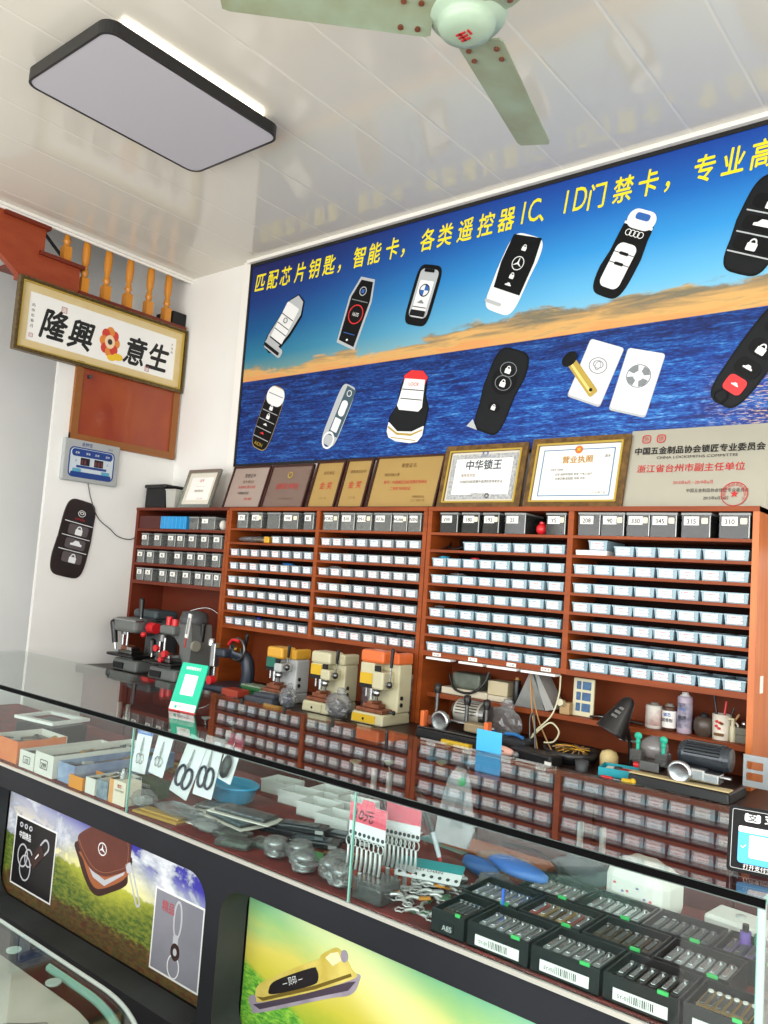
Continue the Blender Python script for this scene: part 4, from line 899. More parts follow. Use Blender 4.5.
# ================= other bench things =================
def single(b,name,label,cat,loc,rz=0.,group=None): o=b.build(name,None,loc,(0,0,rz)); return tag(o,label,cat,group)
def lump_bag(label,loc,size,seed,inner=None):
    b=B()
    if inner: b.lumps((0,0,size[2]*.3),(size[0]*.7,size[1]*.7,size[2]*.55),inner,seed+3,amp=.25)
    b.crinkle((0,0,size[2]*.42),(size[0],size[1],size[2]*.84),bagp,seed); b.crinkle((.01,0,size[2]*.9),(size[0]*.4,size[1]*.3,size[2]*.28),bagp,seed+1)
    return single(b,'plastic_bag',label,'plastic bag',loc)
lump_bag('bulging clear plastic bag of dark parts between the cream machines',(-2.475,2.80,BT),(.12,.10,.13),4,M('bag_contents_dark','3c3a40',.4))
lump_bag('crumpled clear plastic bag standing before the amber capped machine',(-2.785,2.785,BT),(.085,.07,.11),11,M('bag_contents_blue','31405a',.4))
lump_bag('pale crumpled plastic bag behind the silver ribbed motor machine',(-1.74,3.0,BT),(.14,.06,.17),15)
b=B(); b.box(-.085,.085,-.03,.05,0,.03,M('grey_felt','474b55',.9),.006); b.box(-.04,.09,-.02,.04,.03,.05,M('grey_felt'),.008); single(b,'felt_pouch','dark slate folded cloth at the feet of the amber capped machine','cloth',(-2.93,2.755,BT),.12)
b=B(); b.box(-.06,.06,-.04,.04,0,.035,M('box_brick_red','a8402c',.5),.004); single(b,'box','small brick red box on the bench edge before the green tin','box',(-3.16,2.79,BT))
b=B(); b.box(-.08,.08,-.04,.04,0,.018,M('tin_green','2f6b3c',.4),.004); b.box(-.08,.08,-.04,.04,.02,.04,M('tin_green'),.004); b.box(-.075,.075,-.035,.035,.04,.048,M('tin_speckle','a9b9a4',.6,noise=(90,'4f6c50',.9)),.002); single(b,'tin','green tin of small parts beside the brick red box','tin',(-3.155,2.92,BT))
# spray cans under the middle cabinet
def can(name,label,loc,r,h,mb,mt,top='cone',cat='can',lab=None,txt=None):
    t=T(name,label,cat,loc); b=B(); b.rev([(r*.94,0),(r,.004),(r,h*.86),(r*.9,h*.9),(r*.9,h*.9)],mb); b.build('can_body',t)
    if lab: b=B(); b.rev([(r*1.012,h*.12),(r*1.012,h*.74)],lab,cap=False); b.build('label_wrap',t)
    if txt:
        b=B()
        for i,s in enumerate(txt): text(b,s,0,h*(.55-.2*i),r*.55,inkblack if i else pblue,-r*1.03,bold=.02)
        b.build('lettering',t)
    b=B(); b.rev([(r*.9,h*.88),(r*.45,h*.95),(r*.45,h),(r*.3,h*1.0)],mt); b.build('cap',t); return t
can('spray_can','red spray can standing in the niche left of the orange capped machine',(-2.55,3.09,BT),.033,.20,M('can_red','a3302b',.35),red,lab=M('can_label_mix','5a4a5c',.4,noise=(30,'c8b0a8',.9)))
for i in range(3):
    can('spray_can',['first','second','third'][i]+' pinkish spray can behind the orange capped machine, counted from the left',(-2.40+.056*i,3.17,BT),.025,.19,M('can_pink','a98d95',.35),lgrey,lab=M('can_label_pink','96707c',.5,noise=(40,'d6c6cc',.9)),)
# small white clip lamp over the left machines
t=T('clip_lamp','tiny white lamp head on a thin curved stem over the C framed grey machine','lamp',(-3.615,3.0,BT))
b=B(); b.tube([(-.05,.08,.36),(-.10,.02,.40),(-.17,-.06,.37),(-.20,-.10,.30)],.0035,steel,6); b.tube([(-.05,.08,.36),(-.05,.1,.2),(-.05,.11,.0)],.004,black,6); b.build('stem',t)
b=B(); b.rev([(.008,.03),(.014,.02),(.026,.0),(.024,-.008)],white,(-.20,-.10,.285)); b.build('lamp_shade',t)
b=B()
b.tube([(-.03,0,.26),(.0,-.0,.35),(.05,.0,.34),(.045,.0,.27),(.0,.0,.20),(.0,0,0)],.004,black); single(b,'cable_loop','black cable loop hanging behind the left grey machine','cable',(-3.98,3.2,BT))
b=B(); b.box(-.012,.012,-.003,.003,0,.13,paper); b.cyl((0,0,-.055),(0,0,.0),.004,inkred); b.box(-.008,.008,-.004,-.003,.02,.11,M('thermo_print','8d8d90',.5))
o=single(b,'thermometer_strip','white slip with a red stem leaning at the C framed machine right side','slip',(-3.60,2.80,BT+.245),0.); o.rotation_euler=(0,.14,0)
# niche of the right cabinet
def onb(name,label,cat,loc,fn,rz=0.):
    b=B(); fn(b); return single(b,name,label,cat,loc,rz)
SZ=1.0206
onb('sanding_block','green grey metal box with a black strap on the lower shelf by the tall post','box',(-2.02,3.17,SZ),lambda b:(b.box(-.075,.075,-.05,.05,.03,.10,M('greenish_grey','6c7468',.45,.2,noise=(20,'4a5048',.8)),.01),b.box(-.12,.12,-.06,.06,0,.03,M('cream_slab','d3cdb6',.6),.004),b.tube([(-.08,-.06,.09),(-.04,-.075,.03),(.04,-.075,.02),(.10,-.065,.06),(.12,-.05,.12)],.006,black)))
onb('cream_box','cream cardboard box beside the strapped green grey metal box','box',(-1.86,3.17,SZ),lambda b:(b.box(-.05,.05,-.04,.04,.025,.085,M('cream_card','cbbf9c',.6),.003),b.box(-.04,.055,-.05,.05,0,.024,M('cream_slab'),.003)))
can('brown_bottle','black bottle with a brown cap beside the grey triangular stand',(-1.765,3.13,SZ),.016,.115,black,M('cap_brown','b88c54',.5),cat='bottle')
b=B(); b.pr([(-.085,0),(.055,.0),(.0,.145),(-.02,.15)],-.05,.02,M('slab_grey','8d8f8c',.5,noise=(12,'5e625f',.8))); b.pr([(.06,.0),(.10,.01),(.01,.155),(-.01,.15)],-.05,.05,M('slab_light','a8a8a4',.4)); single(b,'tent_stand','grey triangular tent shaped stand on the lower shelf beside the brown bottle','stand',(-1.67,3.15,SZ))
t=T('switch_board','cream board with six blue squares standing on the shelf under the trays','board',(-1.455,3.12,SZ),rot=(-.03,0,0))
b=B(); b.box(-.045,.045,-.006,.006,0,.15,M('board_cream','ddd7b4',.5),.003); b.build('board',t); b=B()
for i in range(3):
    for x,w_ in ((-.020,.018),(.014,.036)): b.box(x-w_/2,x+w_/2,-.0085,-.0055,.02+.043*i,.052+.043*i,M('square_blue','3c6f9e',.4,noise=(60,'1f3e66',.8)))
b.build('square',t)
onb('plug_adapter','tan two pin plug adapter with loose white wire before the blue squared board','plug',(-1.515,3.10,SZ),lambda b:(b.box(-.025,.02,-.02,.015,0,.05,M('adapter_tan','b59468',.5),.006),b.cyl((-.01,-.02,.045),(-.01,-.045,.05),.014,cream)))
b=B(); b.tube([(0,.0,.30),(.012,-.03,.23),(-.005,-.05,.15),(-.05,-.08,.09),(-.06,-.1,.06),(-.02,-.11,.10),(.02,-.1,.13),(.05,-.09,.10),(.03,-.09,.06),(-.01,-.09,.05)],.0035,cream,6); single(b,'wire','loose looping cream wire hanging from the plug to the round tray','wire',(-1.50,3.0,BT))
for i,dx in enumerate((0,.02)):
    b=B(); b.tube([(-.10,.11,.29),(-.04,.03,.15),(.055+dx,-.08,.012)] if i==0 else [(-.10,.11,.27),(-.01,.03,.12),(.11,-.06,.012)],.0028,M('wood_rod','b98f5e',.5),6); single(b,'thin_rod',['long thin tan rod leaning from the tent stand down to the bench','second thin tan rod, splayed further out over the round tray'][i],'rod',(-1.57,2.955,BT+.003))
def dish(b):
    b.rev([(.085,0),(.10,.02),(.105,.045),(.100,.045),(.094,.018),(.001,.014)],black,n=28)
    for q in range(12):
        a=q*1.7; b.tube([(.06*math.cos(a),.06*math.sin(a),.03),(.03*math.cos(a+1),.03*math.sin(a+1),.05),(.07*math.cos(a+2),.07*math.sin(a+2),.048)],.0025,M('wood_rod') if q%2 else brass,5)
onb('round_tray','round black tray piled with brass bits and wire on the bench','tray',(-1.40,2.92,BT),dish)
onb('black_case','long black case with a white tag lying before the round black tray','case',(-1.475,2.785,BT),lambda b:(b.box(-.10,.10,-.035,.035,0,.04,black,.008),b.box(.075,.102,-.0365,-.03,.008,.02,paper)),-.25)
onb('grey_cup','short dark grey cup standing between the black case and turquoise box','cup',(-1.30,2.80,BT),lambda b:b.rev([(.022,0),(.024,.035),(.021,.035),(.020,.006),(.0,.005)],darkgrey))
onb('cream_jar','small domed cream jar beside the turquoise open box','jar',(-1.255,2.93,BT),lambda b:b.rev([(.028,0),(.033,.01),(.033,.045),(.026,.06),(.01,.066)],M('jar_cream','d9c48e',.5,noise=(20,'b99f66',.7))))
def tbox(b):
    tq=M('turquoise_card','1fa3b4',.5); b.box(-.075,.075,-.05,.05,0,.004,tq)
    for a in ((-.075,.075,-.05,-.046),(-.075,.075,.046,.05),(-.075,-.071,-.046,.046),(.071,.075,-.046,.046)): b.box(*a,.0,.03,tq)
    b.box(-.06,.06,-.036,.036,.004,.022,paper); b.box(-.01,.04,-.02,.01,.022,.026,inkred); b.box(-.03,-.005,-.01,.02,.022,.028,darkgrey)
onb('open_box','open turquoise box with white card and red piece inside','box',(-1.165,2.845,BT),tbox,.2)
# desk lamp
t=T('desk_lamp','black desk lamp with a conical shade tilted down over the turquoise box','lamp',(-1.205,3.0,BT))
b=B(); b.rev([(.045,0),(.047,.008),(.02,.018)],black); b.build('lamp_base',t)
b=B(); b.tube([(0,0,.01),(.0,.0,.08),(-.005,-.02,.14),(-.01,-.03,.17)],.008,black,8); b.box(-.04,.04,-.01,.01,.098,.106,steel_dk); b.build('lamp_arm',t)
b=B(); ax=Vector((-.36,-.28,-.88)).normalized(); top=Vector((-.005,-.03,.240)); q=Vector((0,0,1)).rotation_difference(ax).to_matrix().to_4x4(); b.X=Matrix.Translation(top)@q
b.rev([(.010,-.02),(.020,-.012),(.026,.0),(.036,.04),(.048,.08),(.058,.12),(.060,.126),(.056,.126),(.034,.045),(.005,.01)],black,n=26,cap=True); b.build('lamp_shade',t)
b=B(); b.X=Matrix.Translation(top)@q; b.sph((0,0,.075),.022,M('bulb_glass','e8e6dc',.2)); b.build('bulb',t)
b=B(); b.X=Matrix.Translation(top)@q
for i in range(3): b.obox((.031+.006*i,-.01,.03+.018*i),(.004,.026,.010),steel,(0,.3,0))
b.build('vent_plate',t)
# jar shelf
can('paint_tin','white and dark red tin, leftmost on the jar shelf beside the lamp',(-1.175,3.145,SZ),.032,.095,M('tin_white','d9d5cc',.4),M('tin_lid','8a8680',.4),lab=M('tin_label','efece4',.5,noise=(14,'8b2f24',.9)))
can('medicine_bottle','brown bottle with a white label on the jar shelf, right of the white tin',(-1.115,3.14,SZ),.026,.10,M('amber_glass','4a2f22',.2),M('tin_lid'),lab=paper,txt=['锁芯','润滑剂'],cat='bottle')
can('spray_can','tall spray can with blue and white panels, tallest on the jar shelf',(-1.06,3.145,SZ),.027,.15,M('can_mauve','b3a6b6',.35),white,lab=M('can_label_navy','20264a',.4,noise=(26,'c9c0d0',.95)),txt=['WD','防锈'])
onb('brown_pot','round dark brown lidded jar between the spray can and the flowered mug','jar',(-.99,3.15,SZ),lambda b:(b.rev([(.026,0),(.036,.02),(.037,.05),(.028,.068),(.016,.07)],M('pot_brown','4b4038',.35),n=24),b.rev([(.016,.07),(.016,.078),(.006,.084)],blackm)))
t=T('mug','white flowered enamel mug holding black handled brushes on the jar shelf','mug',(-.925,3.14,SZ)); b=B(); b.rev([(.030,0),(.033,.09),(.030,.09),(.027,.004),(.0,.004)],M('mug_white','dfd8c8',.35)); b.tube([(.032,0,.07),(.055,0,.06),(.05,0,.03),(.03,0,.02)],.004,M('mug_white')); b.build('mug_body',t)
b=B()
for a,r_,zz in ((0,.008,.06),(1.2,.009,.055),(2.4,.009,.06),(3.6,.009,.053),(4.8,.008,.05)): b.pr(elp(.009*math.cos(a)*1.1,zz-.0+.008*math.sin(a),.006,.005,8),-.0355,-.031,inkred if a>1 else inkbrown)
b.pr(rrp(0,.02,.035,.01,.002,1),-.0345,-.030,inkbrown); b.build('flower_print',t)
for i,(dx,an) in enumerate(((-.012,-.25),(.0,.1),(.012,.3),(.008,.5))):
    b=B(); b.cyl((0,0,0),(math.sin(an)*.11,.01,.15-.02*i),.004,[black,red,black,M('wood_rod')][i]); single(b,'brush',['black handled brush leaning left in the flowered mug','thin red handled brush upright in the flowered mug','black handled tool leaning right in the flowered mug','tan handled brush leaning far right in the flowered mug'][i],'brush',(-.925+dx*.5,3.14,SZ+.006))
onb('pump_bottle','small cream pump bottle just right of the flowered mug','bottle',(-.882,3.125,SZ),lambda b:(b.rev([(.010,0),(.011,.05),(.006,.06),(.006,.075)],cream),b.box(-.018,.005,-.004,.004,.075,.083,cream,.002)))
onb('small_box','grey green box stacked low at the right end of the jar shelf','box',(-.845,3.16,SZ),lambda b:b.box(-.027,.027,-.04,.04,0,.028,M('box_olive','6b6a5c',.6),.002))
onb('small_box','grey green box with a chrome knob, topmost at the right end of the jar shelf','box',(-.845,3.16,SZ+.0285),lambda b:(b.box(-.027,.027,-.04,.04,0,.025,M('box_olive'),.002),b.sph((-.005,-.01,.037),.012,steel)))
onb('hand_tools','row of dark slim pliers lying along the lower shelf by the blue squared board','tools',(-1.33,3.115,SZ),lambda b:[b.tube([(-.09+.04*q,0,.006),(-.04+.04*q,-.01,.014),(.0+.04*q,.01,.008)],.005,black if q%2 else steel_dk) for q in range(4)])
# yellow tape measure etc along the edge
onb('yellow_box','yellow and black slim box on the bench edge before the silver ribbed motor','box',(-1.80,2.735+.005,BT),lambda b:(b.box(-.065,.065,-.012,.02,0,.02,yellow,.003),b.box(-.066,.066,.004,.021,.018,.024,black,.002)))
onb('pink_pouch','pale pink oval pouch with a clear tip lying on the bench edge','pouch',(-1.63,2.755,BT),lambda b:(b.lumps((0,0,.02),(.17,.045,.04),M('pouch_pink','dba99a',.5),5,amp=.06),b.sph((.088,0,.016),.015,bagp,(1,.8,.8)),b.box(-.04,.05,-.024,-.020,.022,.026,M('zip_brown','7a4a40',.5))),-.05)
onb('black_tool_case','open black tool case with blue handled cutters beside the orange red handle','case',(-1.605,2.88,BT),lambda b:(b.box(-.05,.06,-.05,.05,0,.04,black,.004),b.box(-.045,.055,-.045,.045,.04,.052,M('foam_dark','2b2d33',.9)),b.tube([(-.06,0,.06),(-.02,.0,.064),(.03,-.02,.06)],.007,M('handle_blue','2f73b5',.4)),b.tube([(.04,.02,.05),(.035,.02,.13),(.05,.02,.15),(.07,.0,.08),(.085,-.02,.03)],.004,steel_dk)))
onb('yellow_screw_cap','small yellow cap lying at the foot of the dark duplicator','cap',(-1.105,2.745,BT),lambda b:(b.cyl((-.02,0,.008),(.01,0,.010),.009,yellow),b.sph((.015,.004,.011),.011,yellow)))
onb('red_handled_pick','short red handled pick beside the yellow cap','tool',(-1.17,2.745,BT),lambda b:(b.cyl((-.03,0,.007),(.01,0,.007),.006,red),b.cyl((.01,0,.007),(.04,0,.007),.002,steel)))
onb('bracket_plate','grey steel bracket plate with square cut-outs standing at the right bench end','bracket',(-.66,2.86,BT),lambda b:([b.box(*a,-.004,.004,*z,M('steel_plate','8d9193',.35,.6)) for a,z in (((-.11,.08),(.13,.15)),((-.11,.08),(.05,.07)),((-.11,-.10),(.07,.13)),((-.05,-.04),(.07,.13)),((-.10,-.05),(.095,.105)),((-.04,.08),(.07,.13)))],b.cyl((.03,-.005,.10),(.03,-.009,.10),.02,black),b.box(-.01,.06,-.03,.03,0,.05,steel_dk,.004)))
onb('vise_block','dark steel vise block with chrome cylinder at the right end of the bench','vise',(-.56,2.80,BT),lambda b:(b.box(-.05,.07,-.04,.04,0,.05,steel_dk,.006),b.cyl((-.03,-.02,.05),(-.03,-.02,.11),.02,steel),b.box(-.0,.11,-.03,.03,.06,.13,M('vise_navy','2c3850',.35),.012)))
# things at the right edge beyond the cabinet
b=B(); b.box(-.745,-.40,W-.03,W-.0005,1.72,2.12,black,.004); tag(b.build('black_board'),'black framed board hanging on the back wall at right of the silver plaque','board')
b=B(); b.box(-.72,-.42,W-.03,W-.004,1.32,1.60,white,.006); b.box(-.735,-.405,W-.034,W-.026,1.60,1.615,lgrey); tag(b.build('meter_box'),'white meter box on the back wall right of the orange cabinet side','box')
b=B(); b.tube([(-.73,W-.02,1.62),(-.735,W-.02,1.5),(-.742,W-.02,1.3),(-.735,W-.02,1.1),(-.74,W-.02,.89)],.006,white); tag(b.build('conduit'),'thin white conduit running down the wall beside the cabinet','conduit')
b=B(); b.tube([(-.70,W-.02,1.31),(-.705,W-.02,1.1),(-.70,W-.02,.89)],.012,black); tag(b.build('power_cable'),'thick black cable beside the thin white conduit','cable')
b=B(); b.box(-.7899,-.7890,3.10,3.14,1.205,1.265,paper); tag(b.build('price_sticker'),'small white paper sticker on the cabinet side panel','sticker')
# ================= glass counter =================
CY0,CY1=1.586,2.241; CX0,CX1=-4.25,-.384; DZ=.722
cbk=M('counter_black_laminate','1a1b20',.5,spec=.25,noise=(3,'25272c',.6,(1,1,1))); cbr=M('counter_reveal','2e3133',.6,spec=.25,noise=(5,'44484a',.7))
gc=T('glass_counter','long glass topped shop counter with black body and printed front panels','counter',(-2.0,1.91,0))
def CB(): b=B(); b.X=Matrix.Translation((2.0,-1.91,0)); return b
b=CB(); b.box(CX0,CX1,CY0+.002,CY1,.992,1.0,glass_c); b.build('top_glass',gc)
b=CB(); b.box(CX0,CX1+.001,CY0-.003,CY0+.0,.984,.9985,M('edge_strip_black','040405',.6,spec=.05)); b.box(CX0,CX1+.001,CY0-.0032,CY0+.0,.9992,1.0003,M('edge_strip_light','4c5c58',.2)); b.box(CX0,CX1+.001,CY0-.0032,CY0,.982,.984,M('edge_strip_low','5c6866',.3)); b.build('edge_strip',gc)
xs=[CX0,-3.198,-2.262,-1.326,-.394]
for i in range(4):
    b=CB(); b.box(xs[i]+.002,xs[i+1]-.002,CY0,CY0+.005,DZ-.002,.984,glass_c); o=b.build('front_glass',gc)
    b=CB(); b.box(xs[i+1]-.0022,xs[i+1]+.0022,CY0-.0005,CY0+.0055,DZ-.002,.984,glass_e); b.build('glass_joint',gc)
b=CB(); b.box(CX1-.006,CX1,CY0+.004,CY1,DZ-.002,.991,glass_c); b.build('end_glass',gc)
b=CB(); b.box(CX1-.004,CX1+.002,CY0+.002,CY1,.9905,1.0005,glass_e); b.box(CX1-.010,CX1+.001,CY0-.002,CY0+.006,DZ,.992,M('corner_edge','a5c4bb',.2)); b.build('corner_edge',gc)
b=CB(); b.box(CX0,CX1,CY0+.0,CY1,DZ-.02,DZ-.003,cbk); b.build('deck',gc)
b=CB(); b.box(CX0+.01,CX1-.008,CY0+.008,CY1,DZ-.0028,DZ,M('red_felt','8a2f2d',.9,noise=(14,'4e2322',.8))); b.build('red_liner',gc)
b=CB(); b.box(CX0,CX1,CY0-.006,CY0+.0,DZ-.012,DZ-.002,M('sill_strip','c8c6bc',.3,.4)); b.build('sill_strip',gc)
# body with rounded openings
holes=[(-4.15,-3.255),(-3.19,-1.847),(-1.785,-.442)]; hz=(.20,.632)
def body_front():
    cu=bpy.data.curves.new('body','CURVE'); cu.dimensions='2D'; cu.fill_mode='BOTH'; cu.extrude=.05
    def spl(P):
        s=cu.splines.new('POLY'); s.points.add(len(P)-1)
        for p,q in zip(s.points,P): p.co=(q[0],q[1],0,1)
        s.use_cyclic_u=True
    spl([(CX0,0),(CX1,0),(CX1,DZ-.012),(CX0,DZ-.012)])
    for a,e in holes: spl(rrp((a+e)/2,sum(hz)/2,e-a,hz[1]-hz[0],.085,8))
    o=bpy.data.objects.new('body',cu); COL.objects.link(o)
    me=bpy.data.meshes.new_from_object(o.evaluated_get(bpy.context.evaluated_depsgraph_get())); bpy.data.objects.remove(o)
    me.name='body_front'; me.materials.clear(); me.materials.append(cbk); me.materials.append(cbr)
    for p in me.polygons: p.material_index=0 if abs(p.normal.z)>.9 else 1
    r=bpy.data.objects.new('body_front',me); COL.objects.link(r); r.parent=gc; r.location=(2.0,CY0+.052-1.91,0); r.rotation_euler=(PI/2,0,0); return r
body_front()
b=CB(); b.box(CX0,CX1,1.70,CY1,.0,DZ-.021,cbk); b.build('body_back',gc)
# printed posters
def p1mat():
    n=NT('poster_meadow_print',.5,0); x,z=n.x(),n.z()
    cl=n.noise(3.4,(1,1,1.6),8,.6,.4,(1.3,0,4.2)); slope=n.math('ADD',z,n.math('MULTIPLY',x,.10))
    sky=n.ramp(slope,[(0,'e8dfc0'),(.10,'a9acc6'),(.16,'3a35a4'),(.5,'23188c'),(1,'1c1078')])
    cloud=n.ramp(cl,[(.38,'56648a'),(.5,'98a0b4'),(.6,'e6e9ee')])
    f=n.math('MULTIPLY',n.step(n.math('ADD',cl,n.math('MULTIPLY',z,-.50)),.43,.47),1.)
    c=n.mix(f,sky,cloud)
    # sun
    dx=n.math('ABSOLUTE',n.math('SUBTRACT',x,.02)); dz=n.math('ABSOLUTE',n.math('SUBTRACT',z,.015)); d=n.math('ADD',n.math('MULTIPLY',n.math('POWER',dx,1.5),.55),n.math('MULTIPLY',dz,1.25))
    g=n.math('SUBTRACT',1.,n.step(d,.0,.17)); c=n.mix(g,c,'f5ef9a')
    tr=n.noise(26,(1,1,.6),4,.6); hill=n.math('ADD',n.math('MULTIPLY',n.math('ABSOLUTE',x),.02),n.math('MULTIPLY',tr,.05))
    gr=n.noise(30,(1,1,3),5,.7); gg=n.ramp(n.math('ADD',n.math('MULTIPLY',gr,.35),n.math('MULTIPLY',z,2.6)),[(-.0,'6b4a2c'),(.02,'5a6a2a'),(.1,'6f8f2a'),(.19,'8fa82e'),(.3,'c2c23a')])
    g2=n.ramp(gr,[(.4,'3f5a22'),(.5,'62782a'),(.6,'888c34')]); g3=n.ramp(gr,[(.42,'5c2a20'),(.52,'4a5426'),(.6,'7c4226')])
    low=n.step(n.math('ADD',z,n.math('MULTIPLY',gr,.08)),-.11,-.08); grass=n.mix(low,g3,g2); grass=n.mix(n.math('MULTIPLY',g,.8),grass,'d8d84a')
    m=n.step(n.math('ADD',n.math('SUBTRACT',z,.02),n.math('MULTIPLY',tr,-.05)),-.045,-.035)
    return n.done(n.mix(m,grass,c))
def p2mat():
    n=NT('poster_sunrise_print',.5,0); x,z=n.x(),n.z()
    s=n.noise(3,(1,1,2.5),6,.6,.4); 
    c=n.ramp(n.math('ADD',n.math('MULTIPLY',z,2.2),n.math('MULTIPLY',s,.35)),[(.0,'a8b634'),(.12,'c8bf42'),(.25,'d0c45a'),(.42,'92bc76'),(.6,'58aa8c'),(.85,'3f989c')])
    r=n.math('ABSOLUTE',n.math('SUBTRACT',n.math('ADD',z,n.math('MULTIPLY',x,.45)),.0)); c=n.mix(n.math('MULTIPLY',n.math('SUBTRACT',1.,n.step(r,.0,.14)),.55),c,'fdf7b0')
    c=n.mix(n.math('MULTIPLY',n.step(x,.0,.6),.7),c,'8fd4cc')
    gr=n.noise(40,(1,1,3),5,.7); grass=n.ramp(gr,[(.38,'3f8a2c'),(.5,'6db23a'),(.62,'a3cf4a')])
    m=n.step(n.math('ADD',z,n.math('MULTIPLY',x,.32)),-.245,-.22)
    return n.done(n.mix(m,grass,c))
p3=M('poster_far_print','3d6f9e',.4,noise=(3,'8fb35a',.9))
posters=[]
for i,((a,e),m) in enumerate(zip(holes,(p3,p1mat(),p2mat()))):
    b=B(); b.box(-(e-a)/2-.0,(e-a)/2,-.002,0,-(hz[1]-hz[0])/2,(hz[1]-hz[0])/2,m); o=b.build('printed_poster',gc,((a+e)/2+2.0,1.6985-1.91,sum(hz)/2)); posters.append(o)
pc=(-2.5185,.416); PY=-.0022
def PB(): b=B(); b.X=Matrix.Translation((0,0,0)); return b
def inset(cx,z,w,h,m,rim):
    b=B(); b.ring(rrp(cx-pc[0],z-pc[1],w,h,.001,1),rrp(cx-pc[0],z-pc[1],w-.012,h-.012,.001,1),PY-.0012,PY,rim); b.pr(rrp(cx-pc[0],z-pc[1],w-.012,h-.012,.001,1),PY-.0010,PY,m); return b
b=inset(-2.975,.372,.30,.258,M('inset_black','1b191c',.3),white); ox,oz=-2.975-pc[0],.372-pc[1]
chr_=M('print_chrome','c4c6cc',.25)
for q,(x,z,r) in enumerate(((-.075,-.01,.038),(-.05,-.05,.042),(-.03,-.01,.03))): b.ring(elp(ox+x,oz+z,r,r*1.15,24),elp(ox+x,oz+z,r-.006,r*1.15-.006,24),PY-.0016-.0002*q,PY-.001,chr_)
b.pr(xfp(rrp(0,0,.10,.045,.008),ox+.03,oz+.01,.75),PY-.0024,PY-.001,pbr); b.ring(xfp(rrp(0,0,.07,.05,.024),ox+.075,oz+.055,.75),xfp(rrp(0,0,.056,.036,.018),ox+.075,oz+.055,.75),PY-.0022,PY-.001,chr_); b.pr(xfp(rrp(0,0,.006,.03,.001,1),ox+.03,oz+.012,-.8),PY-.0028,PY-.001,pw)
for q in range(3): b.ring(elp(ox-.105+.035*q,oz+.098,.012,.010,14),elp(ox-.105+.035*q,oz+.098,.006,.005,14),PY-.0016,PY-.001,chr_)
text(b,'中国精品',ox-.07,oz+.052,.028,pw,PY-.0016,.8,.02); o=b.build('printed_keyring',posters[1]); o['label']='black picture of a leather keyring'
b=inset(-2.095,.358,.246,.25,M('inset_grey','9a9aa4',.35,noise=(3,'5c5c68',.5)),white); ox,oz=-2.095-pc[0],.358-pc[1]
b.ring(elp(ox+.0,oz+.055,.022,.058,24),elp(ox+.0,oz+.055,.015,.050,24),PY-.0016,PY-.001,chr_); b.pr(rrp(ox-.002,oz-.015,.024,.05,.006),PY-.0018,PY-.001,chr_); b.pr(elp(ox,oz-.04,.022,.026),PY-.002,PY-.001,pbr); b.pr(elp(ox,oz-.04,.009,.011),PY-.0024,PY-.001,chr_); b.ring(elp(ox-.004,oz-.085,.03,.036,28),elp(ox-.004,oz-.085,.026,.032,28),PY-.0018,PY-.001,pw)
text(b,'精品',ox-.05,oz+.065,.036,M('faint_red','b5565e',.5),PY-.0016,.9,.02); o=b.build('printed_keyring',posters[1]); o['label']='grey picture of a silver keyring'
# key pouch picture
b=B(); ux,uz=-2.53-pc[0],.487-pc[1]; Lb=M('print_leather','6a372c',.35,noise=(20,'5a2c24',.6)); Lb2=M('print_leather_dark','3c1f1c',.35)
b.pr(smo([(ux+p,uz+q) for p,q in ((-.155,.02),(-.14,-.04),(-.07,-.11),(-.01,-.128),(.06,-.10),(.15,-.05),(.155,-.01),(.15,.05))]),PY-.0012,PY,Lb2)
b.pr(smo([(ux+p,uz+q) for p,q in ((-.125,-.01),(-.11,-.035),(-.05,-.095),(.01,-.10),(.135,-.035),(.14,.01))]),PY-.0014,PY,M('print_orange_leather','a8613a',.4))
b.pr([(ux+p,uz+q) for p,q in ((-.13,-.0),(-.04,-.075),(.03,-.085),(.135,-.02),(.14,-.008),(.03,-.065),(-.04,-.055),(-.12,.012))],PY-.0017,PY,chr_)
b.pr(smo([(ux+p,uz+q) for p,q in ((-.157,.03),(-.13,.058),(-.05,.10),(.02,.128),(.09,.118),(.15,.098),(.162,.06),(.155,.005),(.09,-.03),(.02,-.055),(-.06,-.052),(-.13,-.01))]),PY-.0020,PY,Lb)
b.tube([(ux+p,PY-.0022,uz+q) for p,q in ((-.145,.025),(-.12,.0),(-.05,-.04),(.02,-.043),(.09,-.018),(.145,.012),(.15,.06),(.14,.09))],.0012,M('stitch_tan','9a6a50',.6),5)
b.ring(elp(ux-.0,uz+.03,.026,.022,24),elp(ux,uz+.03,.022,.018,24),PY-.0024,PY,pw)
for q in range(3):
    a=PI/2+2*PI*q/3; b.pr([(ux+.022*math.cos(a),uz+.03+.019*math.sin(a)),(ux+.004*math.cos(a+PI/2),uz+.03+.004*math.sin(a+PI/2)),(ux+.004*math.cos(a-PI/2),uz+.03+.004*math.sin(a-PI/2))],PY-.0024-.0002*q,PY,pw)
b.ring(xfp(rrp(0,0,.026,.12,.013),ux+.20,uz-.045,.55),xfp(rrp(0,0,.014,.105,.007),ux+.20,uz-.045,.55),PY-.002,PY,chr_); b.pr(xfp(rrp(0,0,.03,.03,.006),ux+.16,uz+.01,.55),PY-.0022,PY,chr_)
o=b.build('printed_pouch',posters[1]); o['label']='picture of a brown leather key pouch with a star emblem'
